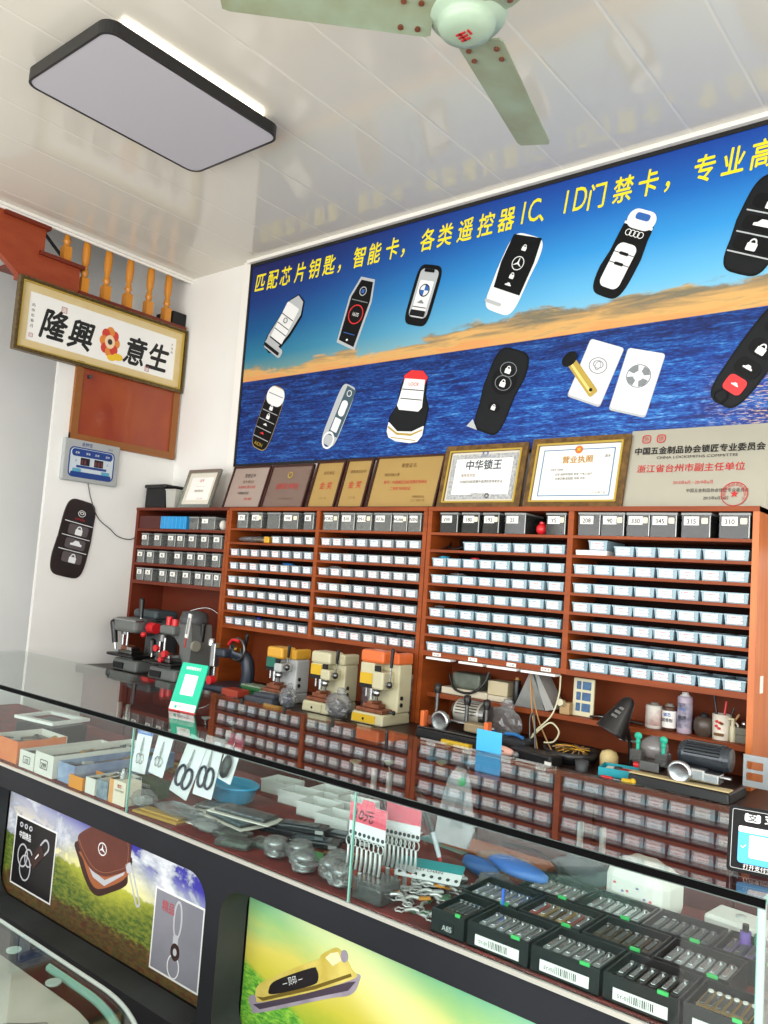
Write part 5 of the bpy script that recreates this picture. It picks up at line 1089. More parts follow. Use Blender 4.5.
# clipper picture
pc2=(-1.1135,.416); b=B(); vx,vz=-1.565-pc2[0],.405-pc2[1]; gy=M('print_gold_metal','b39a34',.3,noise=(9,'e3d27a',.8)); pm=M('print_pale_metal','b8aebb',.3,noise=(9,'6a5f70',.7))
gd=M('print_gold_dark','6e5a22',.35)
b.pr(smo([(vx+p*.95,vz+q*.74+p*.26) for p,q in ((-.195,-.055),(-.185,-.10),(-.15,-.112),(.10,-.035),(.19,-.01),(.215,.035),(.21,.06),(.13,.045),(-.10,-.04))]),PY-.001,PY,pm)
b.pr([(vx+p*.95,vz+q*.74+p*.26) for p,q in ((-.18,-.085),(-.15,-.10),(.10,-.022),(.18,.002),(.205,.035),(.18,.03),(.09,.0),(-.14,-.075))],PY-.0012,PY,M('print_shadow_metal','4a3f4c',.3))
b.pr(smo([(vx+p*.95,vz+q*.74+p*.26) for p,q in ((-.172,-.03),(-.168,-.062),(-.14,-.072),(.06,-.012),(.20,.045),(.19,.07),(.16,.095),(.10,.115),(.07,.10),(-.05,.05),(-.12,.012),(-.155,-.005))]),PY-.0014,PY,gy)
b.pr([(vx+p*.95,vz+q*.74+p*.26) for p,q in ((-.168,-.055),(-.14,-.068),(.06,-.006),(.19,.05),(.185,.06),(.06,.008),(-.14,-.055))],PY-.0016,PY,gd)
b.pr(smo([(vx+p*.95,vz+q*.74+p*.26) for p,q in ((-.118,-.022),(-.10,-.04),(.045,.005),(.07,.03),(.062,.062),(.04,.066),(-.09,.012))]),PY-.0018,PY,M('print_dark_plate','1c161a',.4))
b.pr(smo([(vx+p*.95,vz+q*.74+p*.26) for p,q in ((.07,.10),(.10,.13),(.135,.14),(.17,.10),(.18,.07),(.12,.05))]),PY-.0019,PY,gy)
b.pr([(vx+p*.95,vz+q*.74+p*.26) for p,q in ((.09,.105),(.108,.122),(.135,.128),(.15,.10),(.12,.08))],PY-.0021,PY,M('print_gold_pale','e6dfae',.3)); b.pr(elp(vx+.150,vz+.126,.012,.015),PY-.0022,PY,pm)
text(b,'— 贝印 —',vx-.022,vz-.002,.022,pw,PY-.0024,.8,ang=.50); o=b.build('printed_clipper',posters[2]); o['label']='picture of a gold nail clipper with a black plate'

# ================= stands on the counter =================
def stand(name,label,x,y,w,h,tilt,rz,parts):
    t=T(name,label,'sign',(x,y,1.0008),rot=(-tilt,0,rz)); parts(t,w,h); return t
green=M('pay_green','16b48e',.3); cyanp=M('pay_blue','2fa6e0',.3)
def pg1(t,w,h):
    b=B(); b.pr(rrp(0,h/2,w,h,.006),0,.005,green); b.build('board',t)
    b=B(); b.pr([(-w/2+.001,.0),(w/2-.001,.0),(w/2-.001,h*.17),(-w/2+.001,h*.17)],-.0007,0,white); b.box(-w/2,w/2,-.001,.006,0,.004,pr_); b.pr(rrp(0,h*.55,w*.50,h*.42,.002,1),-.0009,0,white); b.build('white_panel',t)
    b=B(); text(b,'推荐使用支付',0,h*.87,.012,white,-.001,bold=.02); text(b,'微信支付',.008,h*.055,.014,M('txt_grey','7d8d88',.5),-.001); b.pr(elp(-.032,h*.085,.006,.006,12),-.0012,0,green); text(b,'付款码',0,h*.36,.009,inkred,-.0012); b.build('lettering',t)
    b=B(); b.box(-.02,.02,.006,.05,0,.003,white); b.obox((0,.03,h*.3),(.03,.003,h*.6),white,(.35,0,0)); b.build('foot',t)
stand('payment_stand','green and white payment sign standing on the counter glass above the scissors',-2.345,1.83,.125,.170,.30,.12,pg1)
def pg2(t,w,h):
    b=B(); b.pr(rrp(0,h/2,w,h,.006),0,.012,M('stand_black','0c0c0e',.6,spec=.2)); b.build('board',t)
    b=B(); b.ring(rrp(0,h/2,w-.012,h-.012,.004),rrp(0,h/2,w-.014,h-.014,.003),-.0006,0,lgrey); b.pr(rrp(0,h*.42,w*.74,h*.55,.006),-.0008,0,cyanp); b.pr(rrp(0,h*.655,w*.74,h*.09,.003),-.0010,0,white); b.pr(rrp(0,h*.41,w*.46,h*.34,.002,1),-.0010,0,white); b.pr(rrp(-w*.20,h*.84,w*.20,h*.13,.004),-.0008,0,white); b.build('front_panels',t)
    b=B(); text(b,'支',-w*.20,h*.80,.018,inkblack,-.0012,bold=.02); text(b,'支付宝',w*.14,h*.80,.018,white,-.001,bold=.02); text(b,'请扫码',0,h*.635,.009,cyanp,-.0013); text(b,'打开支付宝 扫一扫',0,h*.07,.010,white,-.001); text(b,'✓',-w*.30,h*.36,.014,white,-.0013); b.build('lettering',t)
    b=B(); b.box(-.03,.03,.012,.06,0,.004,black); b.build('foot',t)
stand('payment_stand','black payment stand with a sky blue panel at the right end of counter',-.412,1.705,.14,.120,.28,.20,pg2)
b=B(); b.box(-.045,.045,0,.0012,-.065,0,M('note_blue','3fb0f0',.5)); o=b.build('blue_note',None,(-1.345,2.2425,1.008)); tag(o,'bright blue sticky note hanging over the back edge of the glass','note')
o.location=(-1.35,2.239,1.064); o.rotation_euler=(0,0,.0)

# ================= things inside the counter =================
FZ_=DZ+.0008
def obx(name,label,loc,w,d,h,mf,mi_,rz=0.,fill=None,txt=None,group=None,front=None):
    """open carton: front outer colour mf, inner mi_"""
    t=T(name,label,'box',loc,rz,group); tt=.003; b=B()
    b.box(-w/2,w/2,0,tt,0,h,mf); b.box(-w/2,w/2,d-tt,d,0,h,mi_); b.box(-w/2,-w/2+tt,tt,d-tt,0,h,mi_); b.box(w/2-tt,w/2,tt,d-tt,0,h,mf); b.box(-w/2+tt,w/2-tt,tt,d-tt,0,.003,mi_); b.build('carton',t)
    if fill:
        b=B(); rd=random.Random(int(abs(loc[0])*999))
        b.box(-w/2+.006,w/2-.006,.006,d-.006,.003,h*.7,fill)
        for q in range(7):
            x=rd.uniform(-w*.35,w*.35); y=rd.uniform(.02,d-.02); b.obox((x,y,h*.8),(.04,.015,.008),[steel_dk,brass,darkgrey,lgrey][q%4],(0,rd.uniform(-.3,.3),rd.uniform(0,3)))
        b.build('contents',t)
    if txt:
        b=B(); b.ring(rrp(0,h*.5,min(w*.5,.05),h*.42,.002,1),rrp(0,h*.5,min(w*.5,.05)-.005,h*.42-.005,.002,1),-.0008,0,inkblack); text(b,txt,0,h*.36,h*.3,inkblack,-.001,bold=.02); b.build('lettering',t)
    return t
cardw=M('carton_white','e6e3dc',.6); cardo=M('carton_orange','e06a25',.5,noise=(20,'f0a050',.5)); cardb=M('carton_blue_cloud','a9bcd8',.5,noise=(12,'3f5f9c',.9))
dark=M('contents_dark2','33282a',.5,noise=(40,'8a7a68',.8))
obx('carton_box','orange and white open box leftmost along the front glass',(-3.10,1.605,FZ_),.19,.20,.082,cardo,cardw,.0,dark)
obx('carton_box','long white open box marked 175 beside the orange box',(-2.925,1.602,FZ_),.105,.34,.062,cardw,cardw,0.,dark,'175')
obx('carton_box','deep white open box marked 299, second of the white boxes',(-2.80,1.600,FZ_),.125,.40,.078,cardw,cardw,0.,dark,'299')
obx('carton_box','long pale blue cloud printed open box right of the marked white boxes',(-2.67,1.612,FZ_),.105,.42,.066,cardb,cardb,0.,dark)
obx('carton_box','small bright orange open box by the front glass',(-2.585,1.600,FZ_),.085,.10,.042,M('carton_amber','e8952a',.5),M('carton_amber'),0.)
obx('carton_box','small white and purple open box right of the small orange one',(-2.50,1.603,FZ_),.058,.12,.052,cardw,cardw,0.,dark)
t=obx('carton_box','small grey blue printed box between the white and tan ones',(-2.43,1.604,FZ_),.062,.13,.058,M('carton_slate','4f6a80',.5,noise=(40,'c0ccd4',.6)),cardw,0.,dark)
b=B(); b.box(-.045,.045,0,.06,0,.075,M('carton_cream','ecdfcc',.6),.001); b.box(-.046,-.022,-.001,.061,.0,.075,M('carton_peach','e5a566',.5)); text(b,'锁芯',.012,.055,.012,inkred,-.0012,bold=.02); text(b,'LOCK 70MM',.012,.042,.009,inkblack,-.0012); tag(b.build('carton_box',None,(-2.345,1.604,FZ_)),'closed tan and cream lock box with small print next to glass joint','box')
b=B(); b.cyl((0,0,0),(0,0,.022),.016,steel); b.cyl((0,0,.022),(0,0,.032),.010,steel); tag(b.build('lock_cylinder',None,(-2.36,1.635,FZ_+.0755)),'round steel lock cylinder sitting on the tan lock box','lock')
t=T('display_tray','black raised tray with a white rim behind the left cartons','tray',(-3.33,1.92,FZ_),.15); b=B(); b.box(-.12,.12,-.09,.09,0,.075,black,.006); b.build('tray_body',t); b=B(); b.ring([(-.125,-.095),(.125,-.095),(.125,.095),(-.125,.095)],[(-.10,-.07),(.10,-.07),(.10,.07),(-.10,.07)],0,.012,white); o=b.build('rim',t,(0,0,.088),(PI/2,0,0))
for i,(x,y,w,d,rz,mt,lb) in enumerate(((-2.75,2.06,.30,.05,.1,M('gold_foil','c9a24a',.3,.5),'flat gold foil packet lying on the back of the left cartons'),(-2.55,2.02,.22,.06,-.1,M('bronze_film','8a6a3c',.35,.3),'bronze film packet just right of the gold foil packet'),(-2.86,2.12,.16,.05,.2,paper,'white paper slip behind the gold foil packet'),(-2.45,2.06,.14,.07,.05,M('orange_film','d98f52',.4,noise=(30,'6a6a5c',.8)),'orange and grey patterned packet at the back near the scissors'))):
    b=B(); b.box(-w/2,w/2,-d/2,d/2,0,.006,mt,.001); b.box(-w/2+.01,w/2-.01,-d/2+.008,d/2-.008,.006,.012,mt,.002); b.box(-w/2,w/2,-d/2,d/2,-.09,-.001,cardw) if False else None; o=b.build('foil_packet',None,(x,y,FZ_),(0,0,rz)); tag(o,lb,'packet')
# scissors on hanging cards
def scissor(b,cx,cz,L,y,loopm,ang=0.,big=True):
    r=L*.155 if big else L*.10
    for s in (-1,1):
        b.pr(xfp([(0,.0),(s*.010*L/.18,.02*L/.18),(s*.004,L*.55),(s*.001,L*.58)],cx,cz,ang+s*.04),y-.0025-.001*(s>0),y-.001*(s>0),steel)
        P=[(s*(r*.9+rr_*math.cos(a)),-L*.20+rr_*1.75*math.sin(a)) for rr_,a in [(r,2*PI*q/18) for q in range(18)]]
        Pm=[(q[0]*math.cos(ang)-q[1]*math.sin(ang)+cx,q[0]*math.sin(ang)+q[1]*math.cos(ang)+cz) for q in P]
        b.tube([(p[0],y-.003,p[1]) for p in Pm],L*(.040 if big else .018),loopm,6,1,closed=True)
    b.cyl((cx,y-.006,cz),(cx,y,cz),L*.02,steel)
def card(name,label,cat,x,y,z,w,h,mc,fn,rot=(0,0,0),group=None):
    t=T(name,label,cat,(x,y,z),rot=rot,group=group); b=B(); b.pr(rrp(0,h/2,w,h,.004),0,.0015,mc); b.build('card',t); fn(t,w,h); return t
def sc1(lm,big,hdr):
    def f(t,w,h):
        b=B(); scissor(b,0,h*.44,h*.62,-.001,lm,0,big); b.build('scissors',t)
        if hdr: b=B(); b.pr([(-w/2,h*.86),(w/2,h*.86),(w/2,h),(-w/2,h)],-.0007,0,hdr); text(b,'文具剪刀',0,h*.9,.012,white,-.001); b.build('header',t)
    return f
whc=M('card_white_blue','e9edf3',.5)
card('scissors_card','small steel scissors on a white card with blue header, leftmost hanging card','scissors',-2.395,1.71,DZ+.078,.075,.145,whc,sc1(steel,False,M('header_blue','5b86d6',.5)),(-.15,0,.08))
card('scissors_card','second small steel scissors on white card, beside the blue headed one','scissors',-2.31,1.72,DZ+.085,.072,.14,whc,sc1(steel,False,None),(-.15,.12,.08))
bl=M('scissor_blue_black','1f2740',.35)
card('scissors_card','large dark handled scissors on a tilted white card, the left big pair','scissors',-2.235,1.76,DZ+.03,.09,.195,whc,sc1(bl,True,None),(-.2,.22,.05))
card('scissors_card','large dark handled scissors on upright white card, the right big pair','scissors',-2.13,1.775,DZ+.045,.09,.19,whc,sc1(bl,True,None),(-.2,.02,.05))
def pouchf(t,w,h):
    b=B(); b.lumps((0,-.012,h*.32),(w*.62,.022,h*.5),M('fob_dark','25292f',.3),3,amp=.08); b.cyl((0,-.004,h*.55),(0,-.004,h*.85),.003,steel); b.build('key_fob',t)
    b=B(); b.pr([(-w/2,h*.75),(w/2,h*.75),(w/2,h),(-w/2,h)],-.0007,0,M('header_rose','c4506a',.5)); b.build('header',t)
card('keyfob_card','dark key cover on a white and rose card right of the big scissors','key cover',-2.06,1.80,DZ+.105,.065,.15,whc,pouchf,(-.15,.18,.05))
b=B(); b.box(-.07,.07,0,.05,0,.055,M('green_black_pack','2a3a30',.5,noise=(14,'5c6a44',.8)),.002); text(b,'高级家用剪刀',-.01,.03,.013,white,-.001); tag(b.build('scissors_pack',None,(-2.38,1.735,FZ_),(0,0,.05)),'dark green box with white lettering below the hanging scissors cards','box')
t=T('plastic_basin','bright blue oval plastic basin holding a key cover card','basin',(-2.165,1.935,FZ_))
b=B(); bb_=M('basin_blue','2ea9dc',.3); b.rev([(.055,0),(.068,.01),(.080,.052),(.084,.054),(.084,.060),(.077,.060),(.066,.013),(.0,.008)],bb_,n=32,sc=(1.25,.85,1)); b.build('bowl',t)
b=B(); b.tube([(.098*math.cos(a)*1.06,.084*math.sin(a)*.86,.057) for a in [2*PI*q/24 for q in range(24)]],.004,bb_,6,1,closed=True); b.build('rim',t)
# white trays at the back middle
trayw=M('tray_white_clear','dfe3e2',.35)
for i,(x,y) in enumerate(((-2.14,2.15),(-2.0,2.10),(-1.86,2.05),(-1.73,2.0),(-1.95,2.20),(-1.80,2.165))):
    t=T('sorting_tray','small white plastic sorting tray of metal bits, '+['leftmost','second','third','rightmost'][i]+' of the front four' if i<4 else 'small white plastic sorting tray in the back pair, '+('left one' if i==4 else 'right one'),'tray',(x,y,FZ_),.1,'white sorting trays')
    b=B(); w,d,h=.125,.09,.045
    for a in ((-w/2,w/2,-d/2,-d/2+.003),(-w/2,w/2,d/2-.003,d/2),(-w/2,-w/2+.003,-d/2+.003,d/2-.003),(w/2-.003,w/2,-d/2+.003,d/2-.003)): b.box(*a,0,h,trayw)
    b.box(-w/2,w/2,-d/2,d/2,0,.003,trayw); b.box(-w/2-.003,w/2+.003,-d/2-.003,-d/2,h-.004,h,trayw); b.build('tray_shell',t)
    b=B(); rd=random.Random(i)
    for q in range(14): b.obox((rd.uniform(-.045,.045),rd.uniform(-.03,.03),.010+rd.uniform(0,.01)),(.02,.006,.004),steel_dk if q%3 else steel,(rd.uniform(-.4,.4),rd.uniform(-.4,.4),rd.uniform(0,3)))
    b.build('metal_bits',t)
# blister packs front middle
lbl=M('blister_blue','5f93a8',.35)
for i,(x,y,z,rz,w,mt) in enumerate(((-2.02,1.71,0,.1,.24,lbl),(-1.95,1.75,.016,-.1,.22,lbl),(-1.92,1.78,.032,.15,.24,M('blister_slate','4f6c80',.35)),(-2.10,1.83,.0,.3,.18,M('blister_silver','c8ccce',.3)))):
    t=T('blister_pack',['pale blue blister pack at the bottom of the flat pile','pale blue blister pack in the middle of the flat pile','slate blue blister pack on top of the flat pile','silvery blister pack behind the flat pile'][i],'blister pack',(x,y,FZ_+z),rz)
    b=B(); b.box(-w/2,w/2,-.045,.045,0,.003,cardw); b.build('backing_card',t); b=B(); b.box(-w*.36,w*.36,-.026,.026,.0035,.014,mt,.005); b.build('tool',t); b=B(); b.box(-w*.42,w*.42,-.035,.035,.003,.0158,glass_pl,.004); b.build('blister',t)
lump_bag('crinkled clear bag lying along the front glass below the scissors',(-2.13,1.69,FZ_),(.20,.10,.035),31)
b=B(); b.box(-.10,.10,-.02,.02,0,.008,M('gold_foil'),.002); b.box(-.08,.09,-.005,.03,.008,.014,M('gold_foil'),.002); single(b,'gold_tweezers','gold coloured packet under the crinkled clear bag by the front glass','packet',(-2.15,1.628,FZ_),.1)
for i,(x,y,z,rz) in enumerate(((-1.80,1.83,0,.3),(-1.74,1.90,0,.25),(-1.73,1.84,.022,.45),(-1.62,1.93,.0,.3),(-1.66,1.82,.0,.5))):
    t=T('knife_case',['black flat knife case, leftmost of the dark pile','black flat knife case behind the dark pile','black flat knife case on top of the dark pile','black flat knife case at the back right of the dark pile','black flat knife case by the seam side of the dark pile'][i],'case',(x,y,FZ_+z),rz,'black knife cases')
    b=B(); b.box(-.075,.075,-.028,.028,0,.02,M('case_black','1c2229',.25),.005); b.build('case_body',t); b=B(); b.box(-.06,.05,-.018,.018,.0205,.0225,M('case_window','46525c',.15)); b.box(.045,.07,-.029,-.0275,.004,.014,lgrey); b.build('window',t)
for i,(x,y,rz) in enumerate(((-1.86,1.68,.2),(-1.80,1.64,.3),(-1.73,1.70,.15))):
    b=B(); b.box(-.055,.055,-.03,.03,0,.018,glass_pl,.003); b.box(-.04,.04,-.02,.02,.003,.012,M('pale_green_insert','8fa890',.5),.002); single(b,'clear_case',['flat clear case, leftmost of three by the front glass','flat clear case, middle of three by the front glass','flat clear case, rearmost of three by the front glass'][i],'case',(x,y,FZ_),rz)
# bagged round knobs
for i,(x,y) in enumerate(((-1.66,1.66),(-1.595,1.69),(-1.53,1.64),(-1.45,1.66),(-1.40,1.64),(-1.47,1.71))):
    t=T('door_lock',['round chrome knob lock in a clear bag, '+s for s in ('first from the left by the glass','second from the left by the glass','third from the left by the glass','fourth from left by the glass joint','last before the glass joint','behind the others')][i],'knob lock',(x,y,FZ_),0,'bagged knob locks')
    b=B(); b.rev([(.018,0),(.024,.004),(.024,.012),(.012,.016),(.012,.024),(.024,.03),(.027,.042),(.020,.05),(.004,.052)],steel,n=20); b.build('knob',t)
    b=B(); b.crinkle((0,0,.029),(.078,.07,.058),bagp,i+40,amp=.15); b.build('bag',t)
b=B(); b.box(-.045,.045,-.03,.03,0,.004,M('green_leaf_card','5fae6a',.5)); single(b,'green_card','small green card between the bagged knobs and dark cases','card',(-1.60,1.75,FZ_),.2)
b=B(); b.box(-.05,.05,-.03,.03,0,.008,brass,.002); b.box(-.05,.05,-.03,.0,.008,.010,black); single(b,'yellow_packet','yellow and black packet lying before the glass joint','packet',(-1.54,1.80,FZ_),.7)
bsteel=M('bright_steel','d4d6d8',.3,.55)
# hanging keychain cards, suction hooks
def hook(label,x,y,m=white):
    t=T('suction_hook',label,'hook',(x,y,.9905)); b=B(); b.rev([(.016,0),(.016,-.003),(.006,-.010)][::-1],m,n=16); b.build('suction_cup',t); b=B(); b.tube([(0,0,-.008),(0,0,-.02),(.004,0,-.028),(.01,0,-.024)],.0015,steel); b.build('hook',t)
for i,(x,y) in enumerate(((-2.36,1.86),(-2.27,1.88),(-2.15,1.90),(-1.53,1.82),(-1.47,1.90),(-1.43,2.05),(-1.38,2.03),(-1.33,2.1))):
    hook(['white suction hook above the small scissors','white suction hook above the big scissors','white suction hook above the key cover card','white suction hook above the first pink card','cream diamond suction hook above the second pink card','pale blue suction hook behind the pink cards','cream suction hook above the marker pens','blue suction hook beside the paper pouch'][i],x,y,[white,white,white,cream,cream,M('hook_blue','7fa9c8',.4),cream,M('hook_blue')][i])
pink=M('card_pink','e0586f',.5)
def kc(price):
    def f(t,w,h):
        b=B(); b.pr([(-w/2,h*.45),(w/2,h*.45),(w/2,h),(w*.2,h),(w*.15,h*1.15),(-w*.15,h*1.15),(-w*.2,h),(-w/2,h)],-.0007,0,pink)
        if price: text(b,'10元',-.015,h*.55,.034,inkblack,-.0012,shear=.2,bold=.01)
        for q in range(8): b.pr(elp(-w/2+w*(q+.5)/8,h*.12,.005,.005,10),-.001,0,darkgrey)
        b.build('header',t)
        for q in range(8):
            b=B(); x=-w/2+w*(q+.5)/8; b.tube([(x+.009*math.cos(a),-.006,-.010+.012*math.sin(a)) for a in [2*PI*k/10 for k in range(10)]],.0016,bsteel,5,1,closed=True); b.tube([(x,-.006,-.02),(x+.002,-.008,-.05),(x-.002,-.006,-.075)],.004,bsteel,6); b.box(x-.006,x+.006,-.010,-.003,-.125,-.078,bsteel if q%2 else M('charm_rust','a5452e',.4),.002); b.build('keychain',t)
    return f
card('keychain_card','pink and white card marked ten yuan with hanging steel keychains','keychain card',-1.345,1.665,.845,.12,.085,whc,kc(True),(0,0,.0))
card('keychain_card','second pink and white keychain card, just behind the price marked one','keychain card',-1.30,1.755,.845,.10,.085,whc,kc(False),(0,0,.2))
for i in range(6):
    b=B(); dx=.012*i; b.cyl((0,0,0),(.022,.0,.06),.006,[M('pen_clear','c8d0dc',.3),white,M('pen_clear')][i%3]); b.cyl((.022,0,.06),(.052,0,.155),.0068,black); b.cyl((-.004,0,-.012),(0,0,.0),.004,[red,blue,navy][i%3]); o=b.build('marker_pen',None,(-1.245-.013*i,1.85+.016*i,DZ+.070),(0,-.75-.02*i,.1)); tag(o,f'black capped marker pen in the hanging bundle, {ORD[i]} from the right','pen','bundle of marker pens')
t=T('paper_pouch','tall pointed white mesh pouch with a green dot hanging beside the marker pens','pouch',(-1.30,2.0,DZ+.055),rot=(-.1,0,.1))
b=B(); b.pr([(-.065,0),(.04,.0),(.055,.05),(.03,.17),(.01,.21),(-.015,.215),(-.04,.18),(-.06,.08)],0,.01,M('pouch_mesh','c9ccd2',.6,noise=(40,'8f949c',.6))); b.build('pouch_body',t); b=B(); b.pr(elp(.005,.175,.012,.012),-.001,0,M('dot_green','4fd07a',.4)); b.pr([(-.02,.05),(.02,.05),(.015,.15),(.0,.155)],-.0015,0,M('pouch_grey','9aa0a8',.6)); b.build('print',t)
t=card('keychain_card','teal and white card of steel keychains lying over the metal pile','keychain card',-1.22,1.76,FZ_+.038,.17,.07,whc,lambda t,w,h:(lambda b:(b.pr([(-w/2,h*.55),(w/2,h*.55),(w/2,h),(-w/2,h)],-.0007,0,M('card_teal','2f8f96',.5)),[b.pr(elp(-w/2+w*(q+.5)/8,h*.2,.005,.005,10),-.001,0,darkgrey) for q in range(8)],text(b,'KEY CHAIN',0,h*.4,.014,inkblack,-.001),b.build('header',t)))(B()),(-1.15,0,.35))
for i in range(44):
    rd=random.Random(i+5); x=rd.uniform(-1.33,-1.11); y=rd.uniform(1.61,1.86); z=FZ_+rd.uniform(0,.03)
    b=B(); a=rd.uniform(0,3); b.tube([(.012*math.cos(q*PI/5)+.0,.012*math.sin(q*PI/5),.003+.002*(q%2)) for q in range(10)],.0018,bsteel,5,1,closed=True); b.tube([(.012,0,.003),(.03,.004,.006),(.045,0,.004)],.0045,bsteel,6); b.box(.045,.075,-.007,.007,0,.006,[bsteel,M('charm_green','3f6a4a',.4),steel_dk,M('charm_amber','d9922e',.4)][i%4],.002)
    o=b.build('loose_keychain',None,(x,y,z),(0,0,a)); tag(o,'loose steel keychain in the heap by the front glass','keychain','loose keychains')
t=T('boxed_keychains','clear box of silver keychains by the glass joint','box',(-1.29,1.63,FZ_)); b=B(); b.box(-.045,.045,-.02,.06,0,.05,glass_pl,.003); b.build('box_body',t); b=B(); b.box(-.038,.038,-.014,.054,.004,.035,M('silver_bits','a9abad',.25,.8,noise=(70,'4b4b4d',.9)),.004); b.build('contents',t)
bp_=M('pouch_blue','3f6fc0',.55)
b=B(); b.lumps((0,0,.022),(.15,.06,.044),bp_,8,amp=.12); single(b,'blue_pouch','blue cloth pouch lying behind the keychain heap','pouch',(-1.21,2.0,FZ_),-.35)
b=B(); b.lumps((0,0,.02),(.20,.07,.04),bp_,9,amp=.08); single(b,'blue_pouch','second blue cloth pouch lying across the rear black boxes','pouch',(-1.06,1.935,FZ_+.052),-.25)
b=B(); b.rev([(.03,0),(.075,.004),(.082,.014),(.06,.02),(.0,.018)],M('multicolour_pack','b8a08a',.5,noise=(25,'9c3f38',.9)),n=20,sc=(1.1,.7,1)); single(b,'sweet_pack','oval patterned packet near the back behind the blue pouch','packet',(-1.21,2.13,FZ_))
t=T('ring_plate','white plate with a brown ring and black cord near the back','plate',(-1.085,2.10,FZ_),-.2); b=B(); b.box(-.085,.085,-.045,.045,0,.012,white,.004); b.build('plate',t); b=B(); b.tube([(.035*math.cos(a),.02*math.sin(a),.018) for a in [2*PI*q/16 for q in range(16)]],.006,M('ring_brown','8a6a56',.5),6,1,closed=True); b.build('ring',t)
b=B(); b.tube([(-.16,.05,.05),(-.05,.05,.055),(.05,-.02,.05),(.08,-.10,.045),(-.02,-.09,.03),(-.12,-.06,.012)],.0035,black); single(b,'looped_cable','black looped cord lying over the white plate','cord',(-1.07,2.10,FZ_))
b=B(); b.tube([(-.1,0,.02),(-.03,.02,.03),(.03,-.02,.04),(.1,.0,.03)],.014,M('hose_dark','2a2f36',.5)); b.box(.03,.10,-.05,-.01,.0,.03,M('orange_grip','d06a38',.5),.008); b.box(-.08,.02,-.05,-.02,0,.02,steel_dk,.004); single(b,'hand_tool','dark power tool with an orange grip and coiled hose near the back','tool',(-.975,2.055,FZ_),-.1)
b=B(); b.lumps((0,0,.035),(.17,.10,.07),M('grey_cloth','6f757c',.9,noise=(8,'4f555c',.7)),17,amp=.2,n=24,k=12); single(b,'grey_cloth','crumpled dark grey cloth bundled at the back of the counter','cloth',(-.985,2.165,FZ_),-.1)
b=B(); b.box(-.17,.17,-.05,.05,0,.012,M('board_orange_wood','b5653a',.45,noise=(6,'93492a',.7)),.003); single(b,'wood_offcut','flat orange brown wooden board at the back behind the blue pouches','board',(-1.26,2.18,FZ_),0)
# tissue pack
t=T('tissue_pack','big soft white tissue pack with small coloured print behind black boxes','tissue pack',(-.79,2.10,FZ_),-.15)
b=B(); tm=M('tissue_white','eeeeea',.7,noise=(4,'dcdcd8',.5)); b.box(-.085,.085,-.06,.06,0,.115,tm,.03); b.lumps((0,0,.115),(.13,.08,.04),tm,6,amp=.2); b.build('pack',t)
b=B(); rd=random.Random(3)
for q in range(9): x,z=rd.uniform(-.05,.05),rd.uniform(.03,.08); b.pr(elp(x,z,.004,.003,8),-.0612,-.060,pink if q%2 else M('print_violet','8a7fb0',.5))
b.build('print',t)
b=B(); b.box(-.07,.07,-.05,.05,0,.045,white,.008); b.rev([(.012,.045),(.012,.049),(.0,.049)],lgrey); single(b,'white_box','low white box with a round stud at the right end of the counter','box',(-.57,2.14,FZ_),-.1)
for i,c in enumerate(('7a5fb0','3f8f6a','3f5fae','b04a6a')):
    b=B(); b.cyl((0,0,0),(0,0,.07),.012,M('tube_'+c,c,.3)); b.cyl((0,0,.07),(0,0,.085),.007,black); o=b.build('lighter',None,(-.52+.03*i,1.99+.0*i,FZ_)); tag(o,['violet','green','blue','rose'][i]+' upright lighter beside the low white box','lighter')
for i,(x,y,z,sx,sy,sz,lb) in enumerate(((-1.96,1.665,0,.12,.07,.03,'flat crinkled clear bag by the front glass under the blister packs'),(-1.38,1.80,0,.12,.12,.05,'clear bag of silver bits behind the glass joint'),(-1.52,1.98,0,.14,.10,.05,'clear bag of metal parts before the pink cards'),(-1.12,1.93,0,.10,.08,.04,'clear bag of bits between the blue pouches'),(-2.28,1.66,0,.10,.08,.05,'puffed clear bag right of the tan lock box'),(-.70,1.99+.06,0,.10,.07,.03,'crumpled clear bag behind the rear black boxes'))):
    b=B(); b.lumps((0,0,sz*.35),(sx*.75,sy*.75,sz*.6),M('silver_bits','a9abad',.25,.8,noise=(70,'4b4b4d',.9)) if i in (1,2,3) else M('bag_paper','c9cbc8',.6,noise=(20,'8f9490',.7)),70+i,amp=.2); b.crinkle((0,0,sz*.5),(sx,sy,sz),bagp,80+i); o=b.build('plastic_bag',None,(x,y,FZ_+z)); tag(o,lb,'plastic bag')
for i,(x,y,rz,w,d,mt,lb) in enumerate(((-1.62,2.10,.2,.20,.12,M('sheet_paper','d6d8d6',.6),'white paper sheet lying behind the sorting trays'),(-1.15,1.86,.5,.12,.08,M('card_rose_dark','8a3a44',.5),'dark rose card beneath the teal keychain card'),(-1.42,2.16,-.1,.18,.10,M('card_teal2','3f8a96',.5,noise=(20,'c9b8a0',.6)),'teal patterned card at the back under the pens'),(-1.03,2.03,.1,.10,.06,M('card_tan','b09a78',.5),'tan card before the white ring plate'))):
    b=B(); b.box(-w/2,w/2,-d/2,d/2,0,.0015,mt); o=b.build('loose_card',None,(x,y,FZ_),(0,0,rz)); tag(o,lb,'card')
